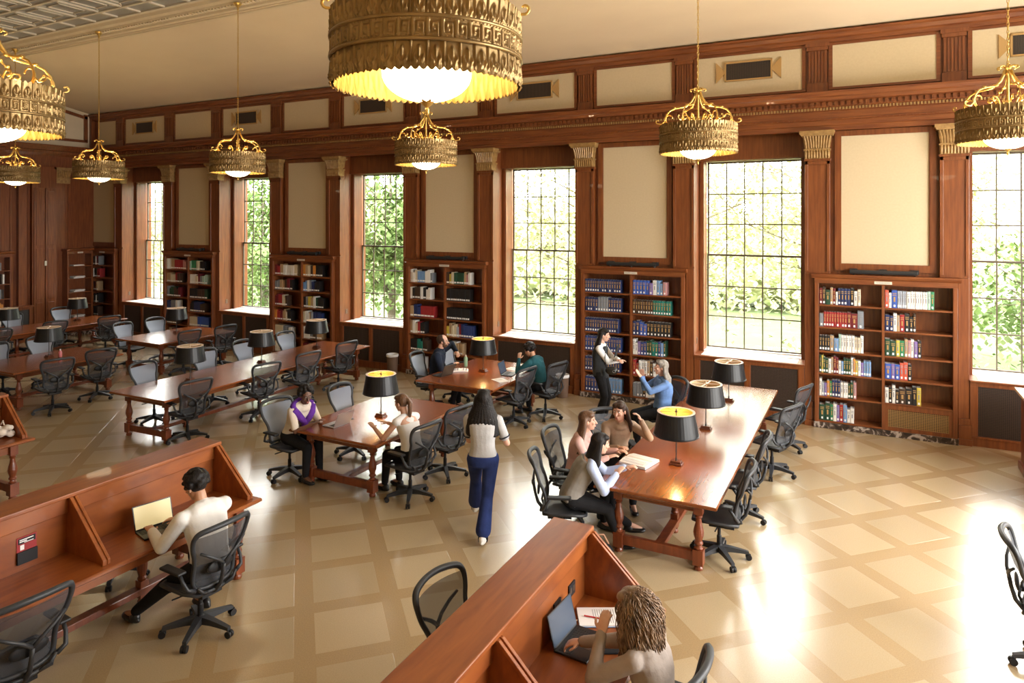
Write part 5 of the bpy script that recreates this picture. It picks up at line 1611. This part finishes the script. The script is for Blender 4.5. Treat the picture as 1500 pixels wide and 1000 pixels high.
person('standing woman with long black hair, black vest and white sleeves, arms folded over a tablet', -4.22, 11.47, 8, pose='stand', lean=1, hyaw=4, hpitch=8, size=.985, hair=('long', 'hair_black', .42),
       lh=(-3.86, 11.38, 1.16), rh=(-3.92, 11.60, 1.10), lhint=(-.2, .8, -1), rhint=(-.3, -.6, -1), skin='skin_light', top='cloth_white', vest='cloth_vest', bottom='cloth_black', flare=1.7)
person('older woman with long grey hair in a blue denim shirt, gesturing from her chair', -2.92, 10.72, 212, lean=-2, hyaw=-6, hpitch=-4, size=1.0, wide=1.16, hair=('long', 'hair_grey', .30),
       lh=(-3.16, 10.42, 1.12), rh=(-3.20, 10.62, 1.10), lhint=(-.2, .5, -1), rhint=(-.2, -.5, -1), skin='skin_light', top='cloth_blue_shirt', bottom='cloth_black', lcurl=.0, rcurl=.0)
person('dark-haired woman in a beige ribbed sweater facing her two friends, hand to her hair', -2.90, 8.47, -58, lean=20, turn=0, hyaw=-36, hpitch=4, size=.98, hair=('long', 'hair_dark_brown', .34),
       lh=(-2.52, 8.30, 1.10), rh=(-2.72, 8.02, .82), lhint=(.2, .6, -1), rhint=(-.2, -.5, -1), skin='skin_light', top='cloth_beige', bottom='cloth_black', lcurl=.9)
person('woman in a pink top with long brown hair, seen in profile at the table', -3.13, 7.64, 4, lean=12, hyaw=18, hpitch=0, size=.96, hair=('long', 'hair_brown', .48),
       lh=(-2.70, 7.90, .82), rh=(-2.72, 7.62, .82), skin='skin_light', top='cloth_pink', bottom='cloth_black')
person('black-haired woman in a grey knitted vest over a pale blue shirt', -2.91, 6.97, 26, lean=29, hyaw=18, hpitch=10, size=.97, hair=('long', 'hair_black', .40),
       lh=(-2.42, 7.36, .84), rh=(-2.44, 7.12, .84), skin='skin_light', top='cloth_pale_blue', vest='cloth_knit_grey', bottom='cloth_black', lf=(-2.30, 7.55, 0), rf=(-2.42, 7.20, 0))
person('woman with long curly hair in a grey sweater, hand at her chin', -1.14, 4.09, 172, lean=10, hyaw=0, hpitch=14, size=.98, hair=('curly', 'hair_curly', .4),
       lh=(-1.46, 3.98, 1.08), rh=(-1.70, 4.20, .84), lhint=(-.1, .5, -1), rhint=(-.2, -.6, -1), skin='skin_light', top='cloth_taupe', bottom='cloth_black', lcurl=.8, rcurl=.9)

# ------------------------------------------------------------------ laptops, papers, books on the tables
plain('screen_cream', (.55, .47, .25), .4, emis=(.80, .66, .34), es=.42)
plain('screen_blue', (.03, .04, .06), .25, emis=(.10, .14, .20), es=.35)
plain('laptop_black', (.015, .015, .017), .35)
plain('laptop_silver', (.42, .42, .44), .35, .5)
plain('pen_red', (.50, .02, .03), .4)
plain('bottle_green', (.22, .42, .34), .3)
plain('bottle_pink', (.70, .22, .26), .3)
def laptop(label, x, y, z, rz, scr, body='laptop_black', tilt=18, w=.32, d=.22, lines=False):
    root = thing('laptop', label, 'laptop', (x, y, z), R(rz), 'laptops')     # faces +x: the user sits at +x
    m = MB(); m.box(-d / 2, -w / 2, 0, d / 2, w / 2, .014); b = m.build('base', body, root, bevel=.003)
    m = MB()
    for q in range(5):
        for c_ in range(12): m.box(-d / 2 + .025 + q * .019, -w / 2 + .02 + c_ * (w - .04) / 12, .014, -d / 2 + .040 + q * .019, -w / 2 + .02 + (c_ + .82) * (w - .04) / 12, .0155)
    m.build('keyboard', 'grille_black', b, kind='stuff')
    m = MB(); m.box(.045, -.05, .014, .1, .05, .0148); m.build('touchpad', 'grille_bar' if body == 'laptop_black' else 'steel', b)
    M = Matrix.Translation((-d / 2 + .004, 0, .014)) @ Matrix.Rotation(R(-tilt), 4, 'Y')
    m = MB(); m.box(-.006, -w / 2, 0, 0, w / 2, .215, M); l_ = m.build('lid', body, root)
    m = MB(); m.box(0, -w / 2 + .008, .012, .0012, w / 2 - .008, .207, M); s_ = m.build('screen', scr, l_)
    return root
l = laptop('open laptop with a cream page on its screen, in front of the man in white', -5.78, 4.06, .762, -14, 'screen_cream', tilt=20, w=.34)
m = MB(); M = Matrix.Translation((-.106, 0, .014)) @ Matrix.Rotation(R(-20), 4, 'Y')
l = laptop('grey open laptop in front of the woman with the purple sweater', -6.58, 7.30, .752, 176, 'screen_blue', 'laptop_silver', 25, .31)
l = laptop('black laptop seen from behind at the bearded man\'s table corner', -6.92, 10.48, .752, 172, 'screen_blue', tilt=24)
l = laptop('black laptop open in front of the person in teal', -5.86, 11.10, .752, 8, 'screen_blue', tilt=16)
l = laptop('black open laptop on the carrel desk of the curly-haired woman', -1.72, 4.30, .762, -4, 'screen_blue', tilt=14, w=.34, d=.24)
def sheet(label, x, y, z, rz, w=.21, h=.297, n=1, lines=8, th=.0015, name='paper', cat='paper', under=None):
    m = MB(); m.box(-w / 2, -h / 2, 0, w / 2, h / 2, th); o = m.build(name, 'white_paper'); o.location = (x, y, z); o.rotation_euler.z = R(rz)
    tag(o, label, cat)
    if lines:
        m = MB()
        for q in range(lines): m.box(-w * .38, h * .36 - q * h * .055, th, w * (.38 if q % 3 else .2), h * .36 - q * h * .055 + h * .012, th + .0004)
        m.build('printed_text', 'ink', o, kind='stuff')
    if under:
        m = MB(); m.box(-w / 2 - .004, -h / 2 - .004, -.004, w / 2 + .004, h / 2 - .01, -.0002); m.build('folder', under, o)
    return o
sheet('stack of printed pages on a blue folder on the carrel desk', -1.72, 4.64, .768, -62, .22, .30, lines=10, th=.010, under='cover_U')
m = MB(); m.tube([(-.07, 0, .005), (.06, 0, .005), (.07, 0, .005)], [.005, .005, .002], 8); o = m.build('pen', 'pen_red'); o.location = (-1.745, 4.60, .779); o.rotation_euler.z = R(10)
tag(o, 'red pen lying on the stack of printed pages', 'pen')
m = MB(); m.box(.03, -.0015, .009, .065, .0015, .0105); m.build('pen_clip', 'steel', o)
m = MB(); m.tube([(-.07, 0, .005), (.06, 0, .005), (.07, 0, .005)], [.005, .005, .002], 8); o = m.build('pen', 'white_paper'); o.location = (-1.86, 4.48, .761); o.rotation_euler.z = R(80)
tag(o, 'white pen lying between the laptop and the printed pages', 'pen')
m = MB(); m.box(-.055, -.10, 0, .055, .10, .012); o = m.build('notebook', 'cloth_black', bevel=.003); o.location = (-1.50, 4.36, .762); o.rotation_euler.z = R(-60); tag(o, 'black notebook under the forearm of the curly-haired woman', 'notebook')
sheet('loose white sheet beside the dark laptop edge, near the lit lamp of the teal table', -5.78, 10.62, .752, 60)
sheet('white sheet lying past the laptop of the person in teal', -5.98, 11.52, .752, 80, lines=6)
sheet('white sheets at the window-side edge of the long table, beside the denim shirt', -2.46, 9.95, .752, 20, .25, .34, lines=4)
def openbook(label, x, y, z, rz, w=.20, h=.30, t=.035):
    root = thing('open_book', label, 'book', (x, y, z), R(rz))
    for s_ in (-1, 1):
        m = MB(); prof = [(0, .012), (0, t * .75), (s_ * w * .12, t), (s_ * w * .45, t * .92), (s_ * w, t * .55), (s_ * w, .002), (0, .002)]
        if s_ < 0: prof = prof[::-1]
        m.prism(prof, 'y', -h / 2, h / 2); p = m.build('page_block', 'white_paper', root)
        m = MB()
        for q in range(14):
            yy = h * .40 - q * h * .058
            for c_ in (0, 1):
                x0 = s_ * w * (.22 + c_ * .36)
                xa, xb = sorted((x0, x0 + s_ * w * .30)); zz = t * (.985 - c_ * .17) 
                m.box(xa, yy, zz - .003, xb, yy + h * .007, zz + .0008)
        m.build('printed_text', 'cover_A', p, kind='stuff')
    m = MB(); m.box(-w - .008, -h / 2 - .006, 0, w + .008, h / 2 + .006, .003); m.build('cover', 'cover_A', root)
    return root
openbook('thick open book with dense columns lying near the table corner', -2.40, 7.83, .752, 78, .17, .34, .045)
openbook('open book beside the bearded man\'s hand', -6.80, 10.92, .752, 30, .14, .22, .03)
root = thing('water_bottle', 'pale green bottle standing by the bearded man\'s hand', 'bottle', (-6.92, 11.30, .751)); m = MB(); m.lathe([(.034, 0), (.037, .01), (.037, .15), (.030, .175), (.016, .19)], 14); m.build('body', 'bottle_green', root, smooth=True); m = MB(); m.lathe([(.018, .188), (.018, .215), (.014, .218)], 12); m.build('cap', 'white_paper', root)
root = thing('water_bottle', 'small pink bottle standing beside an unlit lamp', 'bottle', (-14.78, 8.16, .751)); m = MB(); m.lathe([(.03, 0), (.033, .01), (.033, .10), (.02, .13), (.012, .14)], 12); m.build('body', 'bottle_pink', root, smooth=True); m = MB(); m.lathe([(.014, .138), (.014, .165), (.010, .168)], 10); m.build('cap', 'white_paper', root)
m = MB(); m.box(-.04, -.075, 0, .04, .075, .010); o = m.build('phone', 'laptop_black', bevel=.003); o.location = (-6.62, 7.62, .751); o.rotation_euler.z = R(60); tag(o, 'black phone lying beyond the grey laptop', 'phone')
m = MB(); m.box(-.036, -.068, .010, .036, .068, .0106); m.build('phone_screen', 'screen_blue', o)
# tablet and bag held by the standing woman
m = MB(); m.box(-.008, -.10, -.13, .008, .10, .13); o = m.build('tablet', 'cloth_vest', bevel=.004); o.location = (-3.94, 11.50, 1.26); o.rotation_euler = (R(8), R(14), R(8)); tag(o, 'dark grey tablet hugged by the standing woman', 'tablet')
m = MB(); m.box(.008, -.08, -.11, .010, .08, .11); m.build('tablet_back', 'laptop_black', o)
root = thing('handbag', 'small black shoulder bag hanging at the standing woman\'s hip', 'bag', (-3.95, 11.28, .98), R(10))
m = MB(); m.ell((0, 0, 0), (.11, .05, .075)); m.build('pouch', 'shoe_black', root, smooth=True)
m = MB(); m.tube([(-.09, 0, .04), (-.12, .03, .18), (-.13, .10, .34), (-.10, .16, .45)], .008, 6); m.build('strap', 'shoe_black', root, smooth=True)
m = MB(); m.tube([(.05 + .022 * math.cos(t), -.05, .0 + .022 * math.sin(t)) for t in [2 * math.pi * q / 12 for q in range(12)]], .004, 5, closed=True); m.build('buckle', 'steel', root)
# bag under the table and white bag on the carrel
root = thing('handbag', 'black handbag on the floor under the grey vest woman\'s chair', 'bag', (-2.52, 6.80, 0), R(30))
m = MB(); m.ell((0, 0, .11), (.16, .09, .12)); o = m.build('pouch', 'shoe_black', root, smooth=True); m = MB(); m.tube([(-.10, 0, .20), (-.05, 0, .30), (.05, 0, .30), (.10, 0, .20)], .010, 6); m.build('strap', 'skin_tan', root, smooth=True)
root = thing('paper_bag', 'crumpled white bag on the carrel desk', 'bag', (-9.98, 4.80, .761))
m = MB(); rn = random.Random(4)
for q in range(16): m.ell((rn.uniform(-.09, .09), rn.uniform(-.08, .08), .05 + rn.uniform(0, .12)), (rn.uniform(.03, .07), rn.uniform(.03, .06), rn.uniform(.03, .05)), None, 7, 5)
o = m.build('sack', 'cloth_cream', root); remesh(o, .012, 1)
m = MB(); m.tube([(-.05, 0, .18), (-.02, .01, .23), (.03, 0, .18)], .008, 5); m.build('handle', 'cloth_cream', root)
